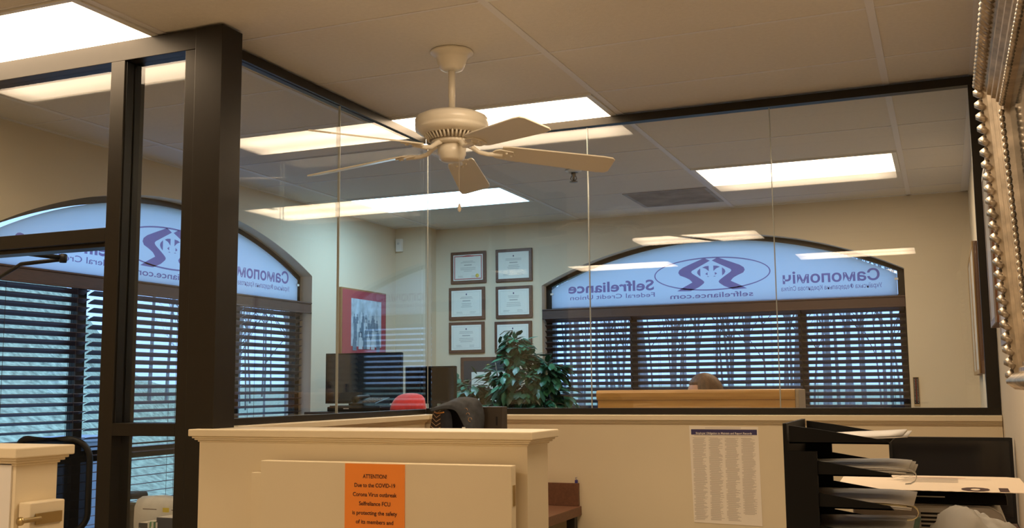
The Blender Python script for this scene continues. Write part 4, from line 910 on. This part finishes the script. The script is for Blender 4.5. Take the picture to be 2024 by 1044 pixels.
bg_ = MB().ball((.030, 2.47, .835), .092, (1.0, .9, 1.12), 22); crumple(bg_, .026, 38, 9); crumple(bg_, .017, 100, 5); bg_.v = [(x, y, max(zz, .7412)) for x, y, zz in bg_.v]
pb = empty('plastic_bag', (.03, 2.47, .741), 0, 'crumpled milky plastic bag in front of the printer at lower right', 'bag'); pi_ = Matrix.Translation(-Vector(pb.location))
o_ = ob('film', bg_, m_pl, pb); o_.matrix_parent_inverse = pi_
kn = MB().ball((.0, 2.455, .862), .03, (1.2, .8, .55), 12); crumple(kn, .010, 90, 4); o_ = ob('knot', kn, m_pl, pb); o_.matrix_parent_inverse = pi_
it = MB().box((.03, 2.45, .79), (.07, 2.49, .86)); o_ = ob('bag_contents', it, mat('blue carton', (.03, .05, .12), .5), pb, bev=.005); o_.matrix_parent_inverse = pi_

# ------------------------------------------------------------ framed pictures on the right wall
m_sil = mat('antique silver', (.50, .43, .34), .34, metal=.9, noise=.3, nscale=25); m_mir = mat('dark picture glass', (.05, .055, .05), .06, spec=.8)
def rot_about(o, piv, ang):
    o.rotation_euler = (0, ang, 0)
r = empty('ornate_frame', (XR - .004, 1.8, 1.19), 0, 'large ornate silver rope-edged frame leaning out from the right wall', 'picture frame'); Tq = []
# local axes: x = -depth from wall (towards room negative), y along wall, z up.
ya, yb, za, zb_ = -.95, .80, 0, .71
def fprof():      # (inset from outer edge, height off wall)
    return [(0, 0), (0, .030), (.010, .048), (.028, .055), (.036, .046), (.044, .046), (.048, .038), (.056, .038), (.060, .030), (.070, .030), (.074, .022), (.090, .018), (.092, .004)]
g = MB(); pf_ = fprof(); rects = []
for ins, hgt in pf_: rects.append([(-hgt - .002, ya + ins, za + ins), (-hgt - .002, yb - ins, za + ins), (-hgt - .002, yb - ins, zb_ - ins), (-hgt - .002, ya + ins, zb_ - ins)])
vs = [p for q in rects for p in q]
g.add(vs, [(i * 4 + k, i * 4 + (k + 1) % 4, (i + 1) * 4 + (k + 1) % 4, (i + 1) * 4 + k) for i in range(len(rects) - 1) for k in range(4)])
ob('moulding', g, m_sil, r)
rp = MB()
def rope(p, q, n_):
    p, q = Vector(p), Vector(q); d = (q - p).normalized()
    for i in range(n_):
        c = p.lerp(q, (i + .5) / n_); L = (q - p).length / n_
        t_ = Vector((-.010, 0, 0)) ; s2 = d * L * .75
        side = d.cross(Vector((1, 0, 0))) * .013
        rp.tube([c - s2 * .6 - side, c + t_ * .9, c + s2 * .6 + side], [.007, .0135, .007], 7)
xo = -.054
rope((xo, ya + .016, zb_ - .016), (xo, yb - .016, zb_ - .016), 58); rope((xo, yb - .016, za + .016), (xo, yb - .016, zb_ - .016), 24); rope((xo, ya + .016, za + .016), (xo, yb - .016, za + .016), 70)
ob('rope_edge', rp, m_sil, r)
ib = MB()
for i in range(34): ib.ball((-.024, yb - .086, za + .10 + i * .0155), .007, (1, 1, 1.1), 6)
for i in range(70): ib.ball((-.024, ya + .10 + i * .0222, zb_ - .086), .007, (1, 1.3, 1), 6)
ob('inner_beading', ib, m_sil, r)
ob('glazing', MB().box((-.008, ya + .09, za + .09), (-.0045, yb - .09, zb_ - .09)), m_mir, r)
r.rotation_euler = (0, rad(-2.6), 0)
m_gm = mat('pewter frame', (.30, .27, .26), .4, metal=.3); m_bf = mat('brown frame side', (.16, .07, .03), .5)
def small_frame(y_near, y_far, z0_, z1_, th, lab, mf, inner, group='framed pictures on the right wall'):
    r_ = empty('framed_picture', (XR, (y_near + y_far) / 2, z0_), 0, lab, 'picture frame', group); hw = (y_far - y_near) / 2; h_ = z1_ - z0_
    ob('frame_box', MB().box((-th + .006, -hw, 0), (-.0006, hw, h_)), m_bf, r_, bev=.001)
    f_ = MB(); b_ = .022
    for p, q in (((-th, -hw, 0), (-th + .0058, hw, b_)), ((-th, -hw, h_ - b_), (-th + .0058, hw, h_)), ((-th, -hw, b_), (-th + .0058, -hw + b_, h_ - b_)), ((-th, hw - b_, b_), (-th + .0058, hw, h_ - b_))): f_.box(p, q)
    ob('frame_front', f_, mf, r_, bev=.001)
    ob('picture', MB().box((-th + .003, -hw + b_, b_), (-th + .0055, hw - b_, h_ - b_)), inner, r_)
m_pin = mat('pale print', (.55, .53, .48), .3); m_gf = mat('gold brown frame', (.42, .26, .09), .35, metal=.4)
small_frame(4.02, 4.42, 1.41, 2.00, .034, 'slim pewter-fronted picture on the right wall, just before the glass partition', m_gm, m_pin)
small_frame(3.42, 3.80, 1.32, 1.95, .030, 'pewter-fronted picture on the right wall half hidden by the ornate frame', m_gm, m_pin)
small_frame(6.95, 7.60, 1.25, 1.985, .034, 'gold framed picture on the right wall beyond the glass, farther one', m_gf, m_pin)
small_frame(6.00, 6.60, 1.25, 1.95, .042, 'gold framed picture on the right wall beyond the glass, nearer one', m_gf, m_pin)

# ------------------------------------------------------------ outside: ground, hill, bare trees
m_grass = mat('winter grass', (.44, .48, .30), .95, noise=.5, nscale=9.0, bump=.6, bscale=60)
def gz(x, y):
    q_ = max(0, min(1, (1.16 - y / max(1, -x)) / .22)) if x < -5 else 0
    return -.35 + 5.5 * max(0, min(1, (-x - 8) / 17)) * q_ + .12 * math.sin(x * .4) * math.sin(y * .3) + max(0, (math.hypot(x, y) - 30)) * .02
g = MB(); xs = [XL - .2 - .0 - i * 1.2 for i in range(60)]; 
NX, NY = 70, 70; vs = []
for j in range(NY):
    for i in range(NX):
        x_, y_ = -75 + i * 1.9, -25 + j * 1.9; vs.append((x_, y_, gz(x_, y_)))
fs_ = []
for j in range(NY - 1):
    for i in range(NX - 1):
        x_, y_ = -75 + (i + .5) * 1.9, -25 + (j + .5) * 1.9
        if XL - 1.2 < x_ < XR + 1.2 and YN - 1.2 < y_ < YF + 1.2: continue
        fs_.append((j * NX + i, j * NX + i + 1, (j + 1) * NX + i + 1, (j + 1) * NX + i))
g.add(vs, fs_, True); gr = ob('ground', g, m_grass, kind='structure')
pave = MB(); 
for a, b in (((-9.0, -6, -.30), (XL - .21, 11.0, -.15)), ((XL - .21, YF + .21, -.30), (6, 11.0, -.15))): pave.box(a, b)
ob('path', pave, mat('pale concrete', (.42, .43, .44), .85, noise=.1, nscale=4), kind='structure')
m_tree = mat('bare bark', (.24, .24, .26), .9, noise=.25, nscale=10)
def tree_mesh(seed, h, hue=0):
    rd = random.Random(seed); mb_ = MB()
    def br(p, d, L, r_, lev):
        n_ = 4; pts_ = [p]; 
        for i in range(n_):
            w_ = .05 if lev == 0 else .17; d = (d + Vector((rd.uniform(-w_, w_), rd.uniform(-w_, w_), rd.uniform(-.02, .10)))).normalized(); pts_.append(pts_[-1] + d * L / n_)
        mb_.tube(pts_, [r_ * (1 - .16 * i) for i in range(n_ + 1)], 6 if lev < 2 else 4)
        if lev >= 3: return
        for k in range((5, 4, 3)[lev]):
            q = pts_[rd.randint(1 if lev else 2, n_)]; a = rd.uniform(0, 6.28); dd = (d * .9 + Vector((math.cos(a), math.sin(a), rd.uniform(.1, .7))) * .8).normalized()
            br(q, dd, L * rd.uniform(.42, .62), r_ * .42, lev + 1)
    br(Vector((0, 0, -.3)), Vector((0, 0, 1)), h, h * .0085, 0)
    me = mb_.mesh('tree'); me.materials.append(m_tree); return me
tm = [tree_mesh(s_, h_) for s_, h_ in ((1, 6), (2, 7), (3, 8), (4, 6.5), (5, 7.5), (6, 9))]
rdm = random.Random(21); k = 0
def tree(x_, y_, lab, grp):
    global k
    o_ = bpy.data.objects.new('bare_tree', tm[k % 6]); COL.objects.link(o_); k += 1
    o_.location = (x_, y_, gz(x_, y_) - .15); o_.rotation_euler = (0, 0, rdm.uniform(0, 6.28)); s_ = rdm.uniform(.8, 1.25); o_.scale = (s_, s_, s_); tag(o_, lab, 'tree', grp)
occ = []
def spot(fn_):
    for _ in range(400):
        x_, y_ = fn_()
        if all((x_ - a) ** 2 + (y_ - b) ** 2 > 4.0 for a, b in occ): break
    occ.append((x_, y_)); return x_, y_
def far_spot():
    y_ = rdm.uniform(15, 58); return -.18 * y_ + rdm.uniform(-.24, .24) * y_, y_
def left_spot():
    x_ = -rdm.uniform(17, 52); return x_, rdm.uniform(1.12, 1.62) * -x_
for i in range(92): tree(*spot(far_spot), 'bare leafless tree in the woods outside behind the far window blind', 'bare trees outside the far window')
for i in range(40): tree(*spot(left_spot), 'bare leafless tree outside seen through the left window blind', 'bare trees outside the left window')
# utility cabinet seen low through the left window
group_parts('utility_cabinet', (-8.2, 8.4, -.15), 'plain grey outdoor utility cabinet seen through the lower left blind', 'utility cabinet', [
    ('cabinet_body', MB().box((-8.6, 8.1, -.149), (-7.9, 8.6, .70)), mat('grey cabinet paint', (.28, .30, .32), .6), .01), ('cabinet_lid', MB().box((-8.64, 8.06, .7005), (-7.86, 8.64, .74)), mat('grey cabinet lid', (.33, .35, .37), .6), .008)])
# daylight portals help Cycles find the windows
for loc, rot, sx, sy in (((-1.59, YF + .30, 1.30), (rad(-90), 0, 0), 2.9, 2.2), ((XL - .30, 4.95, 1.30), (0, rad(-90), 0), 2.2, 2.9)):
    ld = bpy.data.lights.new('window_daylight', 'AREA'); ld.shape = 'RECTANGLE'; ld.size = sx; ld.size_y = sy; lo = bpy.data.objects.new('window_daylight', ld); COL.objects.link(lo); lo.location = loc; lo.rotation_euler = rot
    ld.cycles.is_portal = True
